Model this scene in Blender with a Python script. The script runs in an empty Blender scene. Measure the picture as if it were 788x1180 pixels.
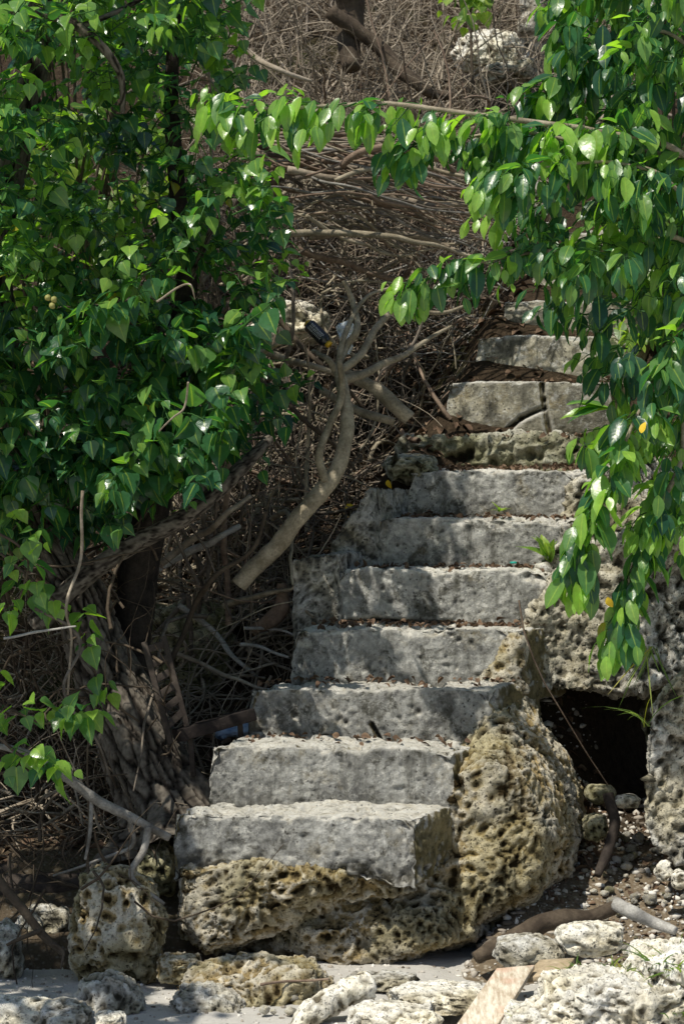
import bpy, bmesh, math, random
import numpy as np
from mathutils import Vector
random.seed(7); RNG = np.random.default_rng(7)
scene = bpy.context.scene
COL = scene.collection
CAMZ = 1.6; F = 2310.0; CX = 394.0; CY = 590.0

def W(px, py, Y):
    """point of the place seen at photo pixel (px,py) standing at distance Y"""
    return np.array([(px-CX)/F*Y, Y, CAMZ-(py-CY)/F*Y])

# ------------------------------------------------------------------ noise
def _h(ix, iy, iz, s):
    with np.errstate(over='ignore'):
        h = (ix.astype(np.int64)*374761393 + iy.astype(np.int64)*668265263 + iz.astype(np.int64)*2147483647 + s*974711) & 0xFFFFFFFF
        h = ((h ^ (h >> 13))*1274126177) & 0xFFFFFFFF
        h = ((h ^ (h >> 15))*2246822519) & 0xFFFFFFFF
        h = h ^ (h >> 16)
    return (h & 0xFFFFFF)/float(0xFFFFFF)

def vnoise(p, s=0):
    i = np.floor(p).astype(np.int64); f = p-i; u = f*f*(3-2*f)
    r = 0
    for dx in (0, 1):
        for dy in (0, 1):
            for dz in (0, 1):
                w = (u[:, 0] if dx else 1-u[:, 0])*(u[:, 1] if dy else 1-u[:, 1])*(u[:, 2] if dz else 1-u[:, 2])
                r = r + w*_h(i[:, 0]+dx, i[:, 1]+dy, i[:, 2]+dz, s)
    return r*2-1

def fbm(p, sc, o=4, s=0, gain=.5):
    r = 0; a = 1; t = 0; q = p*sc
    for k in range(o):
        r = r+a*vnoise(q+17.3*k, s+k*7); t += a; a *= gain; q = q*2.03
    return r/t

def ridged(p, sc, o=3, s=0):
    r = 0; a = 1; t = 0; q = p*sc
    for k in range(o):
        r = r+a*(1-np.abs(vnoise(q+9.1*k, s+k*5))*2.0); t += a; a *= .5; q = q*2.1
    return r/t

def worley(p, sc, s=0):
    q = p*sc; i = np.floor(q).astype(np.int64); best = np.full(len(q), 9.0)
    for dx in (-1, 0, 1):
        for dy in (-1, 0, 1):
            for dz in (-1, 0, 1):
                c = i+np.array([dx, dy, dz])
                fx = c[:, 0]+_h(c[:, 0], c[:, 1], c[:, 2], s)
                fy = c[:, 1]+_h(c[:, 0], c[:, 1], c[:, 2], s+1)
                fz = c[:, 2]+_h(c[:, 0], c[:, 1], c[:, 2], s+2)
                best = np.minimum(best, (fx-q[:, 0])**2+(fy-q[:, 1])**2+(fz-q[:, 2])**2)
    return np.sqrt(best)

def worley2(p, sc, s=0):
    q = p*sc; i = np.floor(q).astype(np.int64); f1 = np.full(len(q), 9.0); f2 = f1.copy()
    for dx in (-1, 0, 1):
        for dy in (-1, 0, 1):
            for dz in (-1, 0, 1):
                c = i+np.array([dx, dy, dz])
                d = np.sqrt((c[:, 0]+_h(c[:, 0], c[:, 1], c[:, 2], s)-q[:, 0])**2+(c[:, 1]+_h(c[:, 0], c[:, 1], c[:, 2], s+1)-q[:, 1])**2+(c[:, 2]+_h(c[:, 0], c[:, 1], c[:, 2], s+2)-q[:, 2])**2)
                f2 = np.minimum(f2, np.maximum(f1, d)); f1 = np.minimum(f1, d)
    return f1, f2

def sst(a, b, x):
    t = np.clip((x-a)/(b-a), 0, 1); return t*t*(3-2*t)

# ------------------------------------------------------------------ objects
ORG = {}
def tag(o, label=None, cat=None, group=None, kind=None):
    if label: o['label'] = label
    if cat: o['category'] = cat
    if group: o['group'] = group
    if kind: o['kind'] = kind
    return o

def empty(name, loc, label, cat, group=None):
    o = bpy.data.objects.new(name, None); COL.objects.link(o)
    o.location = tuple(float(c) for c in loc); o.empty_display_size = .1
    ORG[o.name] = np.array(loc, float)
    return tag(o, label, cat, group)

def mk(name, V, Fc, mat, parent=None, attr=None, cattr=None, smooth=True):
    V = np.asarray(V, float)
    if parent is not None:
        org = ORG[parent.name]
    else:
        org = np.array([V[:, 0].mean(), V[:, 1].mean(), V[:, 2].min()])
    me = bpy.data.meshes.new(name)
    Fc = np.asarray(Fc, dtype=np.int32); m, k = Fc.shape
    me.vertices.add(len(V)); me.vertices.foreach_set('co', (V-org).astype(np.float32).ravel())
    me.loops.add(m*k); me.loops.foreach_set('vertex_index', Fc.ravel())
    me.polygons.add(m); me.polygons.foreach_set('loop_start', np.arange(0, m*k, k, dtype=np.int32))
    if smooth: me.polygons.foreach_set('use_smooth', np.ones(m, dtype=bool))
    me.update(calc_edges=True)
    if attr is not None:
        a = me.attributes.new('cav', 'FLOAT', 'POINT'); a.data.foreach_set('value', np.asarray(attr, np.float32))
    if cattr is not None:
        a = me.color_attributes.new('lf', 'FLOAT_COLOR', 'POINT'); a.data.foreach_set('color', np.asarray(cattr, np.float32).ravel())
    me.materials.append(mat)
    o = bpy.data.objects.new(name, me); COL.objects.link(o)
    if parent is not None:
        o.parent = parent; ORG[o.name] = org
    else:
        o.location = org
        ORG[o.name] = org
    return o

# ---- tubes
def cr(ctrl, n):
    """catmull-rom through control rows, n samples"""
    c = np.asarray(ctrl, float); c = np.vstack([2*c[0]-c[1], c, 2*c[-1]-c[-2]])
    t = np.linspace(0, len(c)-3-1e-6, n); i = t.astype(int); f = (t-i)[:, None]
    a, b, d, e = c[i], c[i+1], c[i+2], c[i+3]
    return .5*((2*b)+(-a+d)*f+(2*a-5*b+4*d-e)*f**2+(-a+3*b-3*d+e)*f**3)

def tubes(P, R, sides=5):
    """P (N,K,3), R (N,K) -> V, F"""
    P = np.asarray(P, float); R = np.asarray(R, float); N, K, _ = P.shape
    T = np.gradient(P, axis=1); T /= np.linalg.norm(T, axis=2, keepdims=True)+1e-9
    m = T.mean(axis=1); ref = np.where(np.abs(m[:, 2:3]) < .6*np.linalg.norm(m, axis=1, keepdims=True)+1e-9, [[0, 0, 1.]], [[0, 1., 0]])
    ref = np.repeat(ref[:, None, :], K, axis=1)
    A = np.cross(T, ref); A /= np.linalg.norm(A, axis=2, keepdims=True)+1e-9
    B = np.cross(T, A)
    th = np.arange(sides)*2*math.pi/sides
    V = P[:, :, None, :]+R[:, :, None, None]*(A[:, :, None, :]*np.cos(th)[None, None, :, None]+B[:, :, None, :]*np.sin(th)[None, None, :, None])
    V = V.reshape(-1, 3)
    k = np.arange(K-1)[:, None]; s = np.arange(sides)[None, :]
    q = np.stack([k*sides+s, k*sides+(s+1) % sides, (k+1)*sides+(s+1) % sides, (k+1)*sides+s], -1).reshape(-1, 4)
    Fc = (q[None]+(np.arange(N)*K*sides)[:, None, None]).reshape(-1, 4)
    return V, Fc

class TB:
    def __init__(s): s.V = []; s.F = []; s.n = 0
    def put(s, V, Fc):
        s.V.append(V); s.F.append(np.asarray(Fc)+s.n); s.n += len(V); return s
    def tube(s, ctrl, r, n=24, sides=8, wob=0., cap=True, seed=0, smooth=True):
        ctrl = np.asarray(ctrl, float)
        rr = np.interp(np.linspace(0, 1, n), np.linspace(0, 1, len(np.atleast_1d(r))), np.atleast_1d(r))
        P = cr(ctrl, n)
        if wob:
            P = P+wob*np.stack([vnoise(P*6+seed*3.1, 11), vnoise(P*6+seed*3.1, 12), vnoise(P*6+seed*3.1, 13)], 1)
        if cap:
            P = np.vstack([P[:1], P, P[-1:]]); e = 1e-4
            P[0] = P[1]+(P[1]-P[2])*1e-2; P[-1] = P[-2]+(P[-2]-P[-3])*1e-2
            rr = np.concatenate([[e], rr, [e]])
        V, Fc = tubes(P[None], rr[None], sides)
        return s.put(V, Fc)
    def arr(s): return np.vstack(s.V), np.vstack(s.F)

def bark_tube(ctrl, r, n=120, sides=48, amp=.012, seed=0, flare=0., freq=26, wob=.02):
    P = cr(ctrl, n); rr = np.interp(np.linspace(0, 1, n), np.linspace(0, 1, len(r)), r)
    P = P+wob*np.stack([vnoise(P*3+seed, 21), vnoise(P*3+seed, 22), vnoise(P*3+seed, 23)*.3], 1)
    V, Fc = tubes(P[None], rr[None], sides)
    L = np.concatenate([[0], np.cumsum(np.linalg.norm(np.diff(P, axis=0), axis=1))])
    th = np.arange(sides)*2*math.pi/sides
    S, TH = np.meshgrid(L, th, indexing='ij'); RR = np.repeat(rr[:, None], sides, 1)
    tw = TH+S*.5
    q = np.stack([np.cos(tw)*RR, np.sin(tw)*RR, S*.26], -1).reshape(-1, 3)
    qw = q+.012*np.stack([vnoise(q*30, 3), vnoise(q*30, 4), vnoise(q*30, 5)], 1)
    f1, f2 = worley2(qw, freq*.55, seed); ck = sst(.01, .17, f2-f1); f1, f3 = worley2(qw*[1, 1, 1.6]+3.3, freq*1.5, seed+2); ck2 = sst(.0, .22, f3-f1)
    d = (ck-1)*amp+(ck2-1)*amp*.35+fbm(q, 7, 3, seed+4)*amp*1.2+ridged(q, freq*3, 2, seed)*amp*.15
    tone_ = ck*.7+ck2*.3
    C = np.repeat(P, sides, 0); dirn = V-C; dirn /= np.linalg.norm(dirn, axis=1, keepdims=True)+1e-9
    if flare:
        f = np.exp(-S.ravel()/flare); d = d+f*(.10+.10*np.cos(TH.ravel()*5+seed)+.03*np.cos(TH.ravel()*11))
    V = V+dirn*d[:, None]
    return V, Fc, np.clip(tone_, 0, 1)

# ---- remeshed solids
def solid(chunks, voxel, smooth=3):
    """union of convex hulls / raw meshes -> dense quad surface (V,F,N)"""
    bm = bmesh.new()
    for pts in chunks:
        vs = [bm.verts.new(tuple(float(c) for c in p)) for p in pts]
        r = bmesh.ops.convex_hull(bm, input=vs)
        junk = [g for g in r['geom_interior'] if isinstance(g, bmesh.types.BMVert)]
        if junk: bmesh.ops.delete(bm, geom=junk, context='VERTS')
    bmesh.ops.recalc_face_normals(bm, faces=bm.faces)
    me = bpy.data.meshes.new('tmp'); bm.to_mesh(me); bm.free()
    o = bpy.data.objects.new('tmp', me); COL.objects.link(o)
    m = o.modifiers.new('r', 'REMESH'); m.mode = 'VOXEL'; m.voxel_size = voxel
    if smooth:
        m2 = o.modifiers.new('s', 'SMOOTH'); m2.factor = .5; m2.iterations = smooth
    dg = bpy.context.evaluated_depsgraph_get(); ev = o.evaluated_get(dg); e = ev.to_mesh()
    n = len(e.vertices); V = np.empty(n*3, np.float32); e.vertices.foreach_get('co', V); V = V.reshape(-1, 3).astype(float)
    N = np.empty(n*3, np.float32); e.vertices.foreach_get('normal', N); N = N.reshape(-1, 3).astype(float)
    fl = len(e.loops); li = np.empty(fl, np.int32); e.loops.foreach_get('vertex_index', li); Fc = li.reshape(-1, 4)
    ev.to_mesh_clear(); bpy.data.objects.remove(o); bpy.data.meshes.remove(me)
    return V, Fc, N

def vnormals(V, Fc):
    a, b, c = V[Fc[:, 0]], V[Fc[:, 1]], V[Fc[:, 2]]
    n = np.cross(b-a, c-a); N = np.zeros_like(V)
    for k in range(Fc.shape[1]): np.add.at(N, Fc[:, k], n)
    return N/(np.linalg.norm(N, axis=1, keepdims=True)+1e-12)

def karst(V, Fc, N, big=.05, pit=.022, s=0, warp=.05, sharp=0):
    """pitted coral limestone: lumps, then solution holes at three sizes"""
    V = V+N*(big*fbm(V, 3.2, 3, s)+big*.45*fbm(V, 9, 3, s+9))[:, None]
    N = vnormals(V, Fc)
    w = V+warp*np.stack([vnoise(V*9, s+31), vnoise(V*9, s+32), vnoise(V*9, s+33)], 1)
    den = sst(-.35, .25, fbm(V, 4, 2, s+50))
    p1 = sst(.52, .12, worley(w, 13, s+1))*den
    p2 = sst(.55, .15, worley(w, 27, s+5))
    p3 = sst(.55, .2, worley(w, 55, s+8))
    rg = ridged(w, 16, 2, s+70)
    p3 = p3*sst(-.3, .2, fbm(V, 8, 2, s+60)); rg2 = ridged(w, 34, 3, s+90); d = -pit*1.0*p1-pit*.9*p2-pit*.75*p3+pit*.3*rg+pit*.45*rg2+pit*.5*fbm(V, 60, 3, s+80)
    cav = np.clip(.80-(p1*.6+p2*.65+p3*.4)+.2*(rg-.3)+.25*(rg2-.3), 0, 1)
    return V+N*d[:, None], cav

def ico(center, size, sub=5, s=0, block=.0, rot=0.):
    bm = bmesh.new(); bmesh.ops.create_icosphere(bm, subdivisions=sub, radius=1)
    V = np.array([v.co[:] for v in bm.verts]); Fc = np.array([[v.index for v in f.verts] for f in bm.faces]); bm.free()
    if block:
        m = np.abs(V).max(axis=1, keepdims=True); V = V*(1-block)+(V/m)*block*.85
    V = V*(1+.22*fbm(V, 1.3, 2, s)+.10*fbm(V, 3, 2, s+3))[:, None]
    V = V*np.array(size)/2
    c, si = math.cos(rot), math.sin(rot)
    V = V@np.array([[c, si, 0], [-si, c, 0], [0, 0, 1]])
    return V+np.array(center), Fc

# ------------------------------------------------------------------ materials
class NT:
    def __init__(s, name):
        s.m = bpy.data.materials.new(name); s.m.use_nodes = True
        s.t = s.m.node_tree; s.b = s.t.nodes['Principled BSDF']; s.out = s.t.nodes['Material Output']
        s.tc = s.t.nodes.new('ShaderNodeTexCoord'); s.co = s.tc.outputs['Object']
    def link(s, a, b): s.t.links.new(a, b)
    def val(s, sock, v):
        if hasattr(v, 'is_linked') or isinstance(v, bpy.types.NodeSocket): s.link(v, sock)
        else: sock.default_value = v
    def noise(s, sc, det=6, rough=.6, dist=0., co=None):
        n = s.t.nodes.new('ShaderNodeTexNoise'); n.inputs['Scale'].default_value = sc; n.inputs['Detail'].default_value = det
        n.inputs['Roughness'].default_value = rough; n.inputs['Distortion'].default_value = dist; s.link(co or s.co, n.inputs['Vector']); return n.outputs['Fac']
    def vor(s, sc, feat='F1', co=None):
        n = s.t.nodes.new('ShaderNodeTexVoronoi'); n.feature = feat; n.inputs['Scale'].default_value = sc; s.link(co or s.co, n.inputs['Vector']); return n.outputs['Distance']
    def ramp(s, f, *st):
        n = s.t.nodes.new('ShaderNodeValToRGB'); e = n.color_ramp.elements
        while len(e) < len(st): e.new(.5)
        for k, (p, c) in enumerate(st):
            e[k].position = p; e[k].color = (c if isinstance(c, tuple) else (c, c, c))+(1,)
        s.link(f, n.inputs['Fac']); return n.outputs['Color']
    def mix(s, f, a, b, mode='MIX'):
        n = s.t.nodes.new('ShaderNodeMix'); n.data_type = 'RGBA'; n.blend_type = mode
        s.val(n.inputs[0], f)
        for k, v in ((6, a), (7, b)):
            if isinstance(v, tuple): v = v+(1,) if len(v) == 3 else v
            s.val(n.inputs[k], v)
        return n.outputs[2]
    def math(s, op, a, b=0.):
        n = s.t.nodes.new('ShaderNodeMath'); n.operation = op; s.val(n.inputs[0], a); s.val(n.inputs[1], b); return n.outputs[0]
    def attr(s, name):
        n = s.t.nodes.new('ShaderNodeAttribute'); n.attribute_name = name; return n
    def geo(s, o): 
        n = s.t.nodes.new('ShaderNodeNewGeometry'); return n.outputs[o]
    def sep(s, v):
        n = s.t.nodes.new('ShaderNodeSeparateXYZ'); s.link(v, n.inputs[0]); return n.outputs
    def mapping(s, sc):
        n = s.t.nodes.new('ShaderNodeMapping'); n.inputs['Scale'].default_value = sc; s.link(s.co, n.inputs['Vector']); return n.outputs[0]
    def bump(s, h, dist=.01, strength=1., prev=None):
        n = s.t.nodes.new('ShaderNodeBump'); n.inputs['Distance'].default_value = dist; n.inputs['Strength'].default_value = strength
        s.link(h, n.inputs['Height'])
        if prev is not None: s.link(prev, n.inputs['Normal'])
        return n.outputs[0]
    def done(s, col, rough=.9, normal=None, spec=.2):
        s.val(s.b.inputs['Base Color'], col if not isinstance(col, tuple) else col+(1,)); s.val(s.b.inputs['Roughness'], rough)
        s.b.inputs['Specular IOR Level'].default_value = spec
        if normal is not None: s.link(normal, s.b.inputs['Normal'])
        return s.m

def mat_rock(name, hi, mid, lo, moss=(.10, .09, .02), mossamt=.5, bs=1.):
    t = NT(name); cav = t.attr('cav').outputs['Fac']
    wn = t.t.nodes.new('ShaderNodeTexNoise'); wn.inputs['Scale'].default_value = 30; t.link(t.co, wn.inputs['Vector'])
    wa = t.t.nodes.new('ShaderNodeVectorMath'); wa.operation = 'MULTIPLY_ADD'; t.link(wn.outputs['Color'], wa.inputs[0]); wa.inputs[1].default_value = (.03, .03, .03); t.link(t.co, wa.inputs[2]); wc = wa.outputs[0]
    n1 = t.noise(4.5, 6, .65); n2 = t.noise(45, 8, .75); n3 = t.noise(2.6, 4, .6)
    cv = t.math('ADD', cav, t.math('MULTIPLY', t.math('SUBTRACT', t.noise(60, 6, .7), .5), .7))
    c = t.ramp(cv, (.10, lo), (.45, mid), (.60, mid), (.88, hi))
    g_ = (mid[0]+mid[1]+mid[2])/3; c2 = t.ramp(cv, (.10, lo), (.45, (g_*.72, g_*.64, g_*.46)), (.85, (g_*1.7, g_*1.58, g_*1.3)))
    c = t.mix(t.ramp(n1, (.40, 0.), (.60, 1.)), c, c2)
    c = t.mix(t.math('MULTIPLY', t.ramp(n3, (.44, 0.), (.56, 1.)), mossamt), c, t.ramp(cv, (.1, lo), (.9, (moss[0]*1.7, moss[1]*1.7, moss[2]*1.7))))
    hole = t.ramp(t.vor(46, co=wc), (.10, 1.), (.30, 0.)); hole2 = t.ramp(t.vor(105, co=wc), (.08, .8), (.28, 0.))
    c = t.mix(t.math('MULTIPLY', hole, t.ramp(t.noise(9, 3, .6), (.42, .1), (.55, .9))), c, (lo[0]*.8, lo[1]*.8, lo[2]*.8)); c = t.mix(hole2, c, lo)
    c = t.mix(.7, c, t.ramp(n2, (.28, .4), (.68, 1.5)), 'MULTIPLY')
    h = t.math('SUBTRACT', t.math('MULTIPLY', t.noise(110, 8, .75), .6), t.math('ADD', hole, t.math('MULTIPLY', hole2, .5)))
    b = t.bump(h, .011*bs, .9); b = t.bump(t.noise(28, 8, .7), .016*bs, .7, b)
    return t.done(c, .95, b, .1)

def mat_concrete(name, base=(.30, .30, .29), warm=0.):
    t = NT(name); P = t.geo('Pointiness'); nz = t.sep(t.geo('Normal')); cav = t.attr('cav').outputs['Fac']
    oi = t.t.nodes.new('ShaderNodeObjectInfo'); rnd = oi.outputs['Random']
    n1 = t.noise(5.5, 8, .7, .4); n2 = t.noise(28, 9, .78); n3 = t.noise(8, 8, .72, .5)
    b = base
    c = t.mix(t.ramp(n1, (.38, 0.), (.60, 1.)), (b[0]*.45, b[1]*.45, b[2]*.44), (b[0]*1.2, b[1]*1.19, b[2]*1.14))
    c = t.mix(t.ramp(n3, (.53, 0.), (.60, .85)), c, (.10, .097, .078))
    c = t.mix(t.ramp(t.noise(6, 6, .7), (.55, 0.), (.66, .45 + warm)), c, (.33, .27, .15))
    c = t.mix(t.ramp(t.noise(18, 8, .8), (.53, 0.), (.61, .8)), c, (.66, .65, .60))
    st = t.noise(1., 6, .65, .2, t.mapping((16, 16, 2.2)))
    c = t.mix(t.ramp(st, (.52, 0.), (.66, .6)), c, (.09, .088, .07))
    c = t.mix(.8, c, t.ramp(n2, (.30, .42), (.64, 1.6)), 'MULTIPLY')
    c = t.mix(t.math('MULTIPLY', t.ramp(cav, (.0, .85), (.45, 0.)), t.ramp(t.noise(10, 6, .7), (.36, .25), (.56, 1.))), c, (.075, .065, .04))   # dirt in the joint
    top = t.ramp(nz[2], (.30, 0.), (.62, 1.))  # worn tops, raised further so treads carry sunlit brightness in their colour
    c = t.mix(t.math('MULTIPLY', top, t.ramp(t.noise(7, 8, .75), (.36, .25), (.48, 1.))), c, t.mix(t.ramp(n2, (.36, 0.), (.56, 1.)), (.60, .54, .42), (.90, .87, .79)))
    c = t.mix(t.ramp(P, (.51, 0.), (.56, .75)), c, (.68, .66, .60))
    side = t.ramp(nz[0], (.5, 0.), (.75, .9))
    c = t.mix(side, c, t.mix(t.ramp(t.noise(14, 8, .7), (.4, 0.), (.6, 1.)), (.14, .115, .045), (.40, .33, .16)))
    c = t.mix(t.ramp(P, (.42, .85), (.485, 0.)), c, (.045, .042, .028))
    pits = t.ramp(t.vor(48), (.08, 1.), (.24, 0.)); pm_ = t.math('MULTIPLY', pits, t.ramp(t.noise(7, 4, .6), (.46, 0.), (.58, 1.)))
    c = t.mix(t.math('MULTIPLY', pm_, .8), c, (.05, .045, .035))
    c = t.mix(1., c, t.ramp(rnd, (0., .85), (1., 1.12)), 'MULTIPLY')
    h = t.math('SUBTRACT', t.noise(95, 9, .8), t.math('MULTIPLY', pm_, .9))
    bb = t.bump(h, .012, 1.); bb = t.bump(t.noise(20, 9, .75), .035, .8, bb)
    return t.done(c, .95, bb, .12)

def mat_leaf(name, dark, light, young, rough=.32, trans=.45, yellow=.03):
    t = NT(name); a = t.attr('lf'); s = t.t.nodes.new('ShaderNodeSeparateColor'); t.link(a.outputs['Color'], s.inputs[0])
    spot = t.ramp(t.noise(55, 3, .6), (.70, 0.), (.74, .8))
    r, u, v = s.outputs[0], s.outputs[1], s.outputs[2]
    c = t.ramp(r, (.05, dark), (.48, light), (.88, young), (1-yellow, young), (1-yellow*.5, (.42, .36, .03)))
    c = t.mix(t.ramp(u, (.0, .7), (.12, 0.)), c, (young[0]*1.5, young[1]*1.2, young[2]*1.2))
    c = t.mix(.5, c, t.ramp(t.noise(40, 4, .6), (.3, .55), (.7, 1.1)), 'MULTIPLY')
    c = t.mix(spot, c, (.16, .10, .035))
    wv = t.t.nodes.new('ShaderNodeMath'); wv.operation = 'SINE'
    vv = t.math('ADD', t.math('MULTIPLY', v, 48.), t.math('MULTIPLY', u, -12.)); t.link(vv, wv.inputs[0])
    b = t.bump(wv.outputs[0], .0002, .2); b = t.bump(t.noise(16, 3, .5), .012, .45, b)
    t.done(c, rough, b, .75)
    tr = t.t.nodes.new('ShaderNodeBsdfTranslucent'); t.link(t.mix(1., c, (1.7, 2.0, .45), 'MULTIPLY'), tr.inputs['Color'])
    mx = t.t.nodes.new('ShaderNodeMixShader'); mx.inputs[0].default_value = trans
    t.link(t.b.outputs[0], mx.inputs[1]); t.link(tr.outputs[0], mx.inputs[2]); t.link(mx.outputs[0], t.out.inputs[0])
    return t.m

def mat_wood(name, a, b, sc=1., rough=.85, bump=.004):
    t = NT(name); n = t.noise(9*sc, 6, .65); m = t.noise(60*sc, 6, .7)
    c = t.mix(t.ramp(n, (.35, 0.), (.65, 1.)), a, b)
    c = t.mix(.7, c, t.ramp(m, (.3, .4), (.7, 1.1)), 'MULTIPLY')
    return t.done(c, rough, t.bump(t.math('ADD', m, t.noise(25*sc, 4, .6)), bump, .8), .2)

def mat_plain(name, a, b, sc=20, rough=.8, spec=.2, bump=.003):
    t = NT(name); n = t.noise(sc, 6, .65)
    return t.done(t.mix(t.ramp(n, (.35, 0.), (.65, 1.)), a, b), rough, t.bump(t.noise(sc*3, 6, .7), bump, .8), spec)

M = {}
M['conc'] = mat_concrete('weathered_concrete', (.45, .45, .44))
M['concw'] = mat_concrete('warm_concrete', (.50, .47, .38), .2)
M['rock'] = mat_rock('coral_limestone', (.64, .58, .46), (.36, .27, .13), (.035, .024, .010), (.19, .155, .05), .5)
M['wallg'] = mat_rock('dark_grey_limestone', (.42, .42, .41), (.24, .24, .23), (.06, .058, .05), (.14, .13, .08), .3)
M['rubble'] = mat_rock('mossy_rubble', (.50, .49, .42), (.26, .25, .17), (.04, .038, .022), (.15, .155, .06), .4)
M['rockg'] = mat_rock('grey_limestone', (.66, .65, .61), (.36, .34, .295), (.06, .055, .04), (.24, .20, .09), .3)
M['rockw'] = mat_rock('pale_limestone', (.86, .84, .78), (.72, .69, .61), (.17, .145, .10), (.34, .29, .15), .3)
M['rockd'] = mat_rock('mossy_limestone', (.50, .46, .30), (.25, .23, .12), (.03, .026, .014), (.15, .145, .05), .6)
M['leafL'] = mat_leaf('heart_leaf', (.022, .088, .050), (.062, .185, .068), (.28, .47, .075), .27, .45, .008)
M['leafR'] = mat_leaf('oval_leaf', (.016, .070, .044), (.050, .165, .064), (.30, .50, .085), .33, .48, .008)
M['leafB'] = mat_leaf('bush_leaf', (.07, .15, .03), (.14, .25, .04), (.32, .45, .07), .4, .5, .03)
M['grass'] = mat_leaf('grass_blade', (.08, .15, .03), (.16, .25, .05), (.30, .36, .09), .5, .45, .05)
M['bark'] = (lambda t: t.done(t.mix(.75, t.ramp(t.attr('cav').outputs['Fac'], (.1, (.010, .008, .006)), (.55, (.075, .062, .050)), (1., (.19, .165, .135))), t.ramp(t.noise(30, 7, .7), (.3, .4), (.7, 1.15)), 'MULTIPLY'), .92, t.bump(t.noise(1., 8, .75, 0, t.mapping((90, 90, 22))), .006, .9), .15))(NT('tree_bark'))
M['barkd'] = mat_wood('dark_bark', (.012, .010, .009), (.05, .040, .032), 1.5, .9, .008)
M['branch'] = mat_wood('branch_bark', (.20, .165, .11), (.44, .38, .28), 1.6)
M['branchd'] = mat_wood('dark_branch_bark', (.055, .04, .028), (.13, .10, .07))
M['root'] = mat_wood('red_brown_root', (.15, .10, .072), (.36, .27, .20))
M['twig'] = mat_wood('dry_twig', (.22, .175, .125), (.48, .41, .32), 1.)
M['twigd'] = mat_wood('brown_twig', (.085, .070, .056), (.27, .225, .18), 1.)
M['grey'] = mat_wood('silver_driftwood', (.30, .285, .26), (.52, .50, .46), 2.)
M['greyd'] = mat_wood('dull_driftwood', (.16, .145, .125), (.36, .34, .31), 2.)
M['plank'] = mat_wood('pale_plank', (.42, .32, .20), (.56, .46, .32), 1.)
M['dwood'] = mat_wood('wet_dark_wood', (.030, .023, .020), (.085, .068, .055), 1.)
M['redwood'] = mat_wood('dark_red_wood', (.014, .011, .010), (.032, .024, .021), 1.)
M['green'] = (lambda t: t.done(t.mix(t.noise(4, 3, .5), (.02, .06, .015), (.05, .13, .03)), .6))(NT('green_stem'))

def mat_soil():
    t = NT('hillside_litter'); n = t.noise(30, 8, .75); v = t.vor(60)
    c = t.mix(t.ramp(n, (.3, 0.), (.7, 1.)), (.018, .013, .008), (.085, .06, .038))
    c = t.mix(t.ramp(v, (.06, .5), (.2, 0.)), c, (.15, .11, .07))
    c = t.mix(t.ramp(t.noise(1.6, 3, .5), (.55, 0.), (.68, .5)), c, (.05, .07, .02))
    gp = t.sep(t.geo('Position')); gr = t.mix(t.ramp(t.vor(45), (.1, 0.), (.4, 1.)), (.62, .56, .46), (.24, .19, .13))
    gr = t.mix(t.ramp(n, (.4, 0.), (.6, .7)), gr, (.20, .15, .10))
    yy = t.math('SUBTRACT', 8.6, gp[1]); c = t.mix(t.math('MULTIPLY', t.ramp(yy, (.5, 0.), (1., 1.)), t.ramp(gp[0], (.1, .35), (.4, 1.))), c, gr)
    return t.done(c, .95, t.bump(t.math('ADD', n, t.math('MULTIPLY', v, .3)), .03, .9), .1)
M['soil'] = mat_soil()
def mat_sand():
    t = NT('beach_sand'); n = t.noise(5, 5, .6); g = t.noise(420, 3, .8)
    c = t.mix(n, (.40, .385, .355), (.60, .575, .53)); c = t.mix(.5, c, t.ramp(g, (.35, .7), (.65, 1.15)), 'MULTIPLY')
    c = t.mix(t.ramp(t.noise(70, 4, .7), (.66, 0.), (.72, .8)), c, (.10, .075, .05))
    return t.done(c, .95, t.bump(t.math('ADD', t.math('MULTIPLY', g, .15), t.noise(12, 6, .6)), .02, .7), .1)
M['sand'] = mat_sand()

# ------------------------------------------------------------------ terrain
def stair_z(y): return .50+.79*(y-7.0)
def stair_xl(y): return -.60+.50*(y-7.0)
def H(x, y, detail=True):
    x = np.asarray(x, float); y = np.asarray(y, float)
    left = np.interp(y, [6.5, 7.2, 8., 8.6, 9, 10, 11, 12, 13, 15, 22, 40], [-.35, .06, .42, .72, 1.02, 1.9, 2.85, 3.85, 4.8, 6.6, 11, 14])
    xl = stair_xl(y); xr = xl+.92
    bank = stair_z(y)-.16-.13*(1-sst(9.0, 9.5, y))
    wl = np.where(x < xl, np.exp(-((x-xl)/.42)**2), 1.)*sst(8.25, 8.9, y)
    right = np.interp(y, [6.5, 6.9, 7.3, 7.8, 8.5, 8.9, 9.15, 10, 11, 12, 15, 22, 40], [-.3, -.03, .12, .29, .42, .50, 2.0, 2.75, 3.5, 4.3, 6.7, 11, 14])
    wr = sst(-.08, .16, x-xr)
    h = left*(1-wl)+bank*wl
    bank = bank-.26*sst(0, .1, x-xl)*(1-sst(10.8, 11.2, y))
    under = np.interp(y, [6.5, 7.6, 8.1, 8.6, 12], [-.3, .0, .55, 1.2, 4.0])
    inst = sst(-.02, .12, x-xl)
    h = np.where(y < 8.6, h*(1-inst)+np.minimum(under, h+.6)*inst, h)
    h = h*(1-wr)+right*wr
    if detail:
        p = np.stack([x, y, np.zeros_like(x)], -1).reshape(-1, 3)
        amp = sst(6.9, 8.2, y)
        lowr = wr*(1-sst(9., 9.2, y))
        n = (fbm(p, 1.1, 3, 3)*.22+fbm(p, 5, 4, 5)*.07).reshape(x.shape)
        h = h+n*amp*(1-.75*lowr)*(1-.95*inst*(1-wr))
    return h

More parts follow.
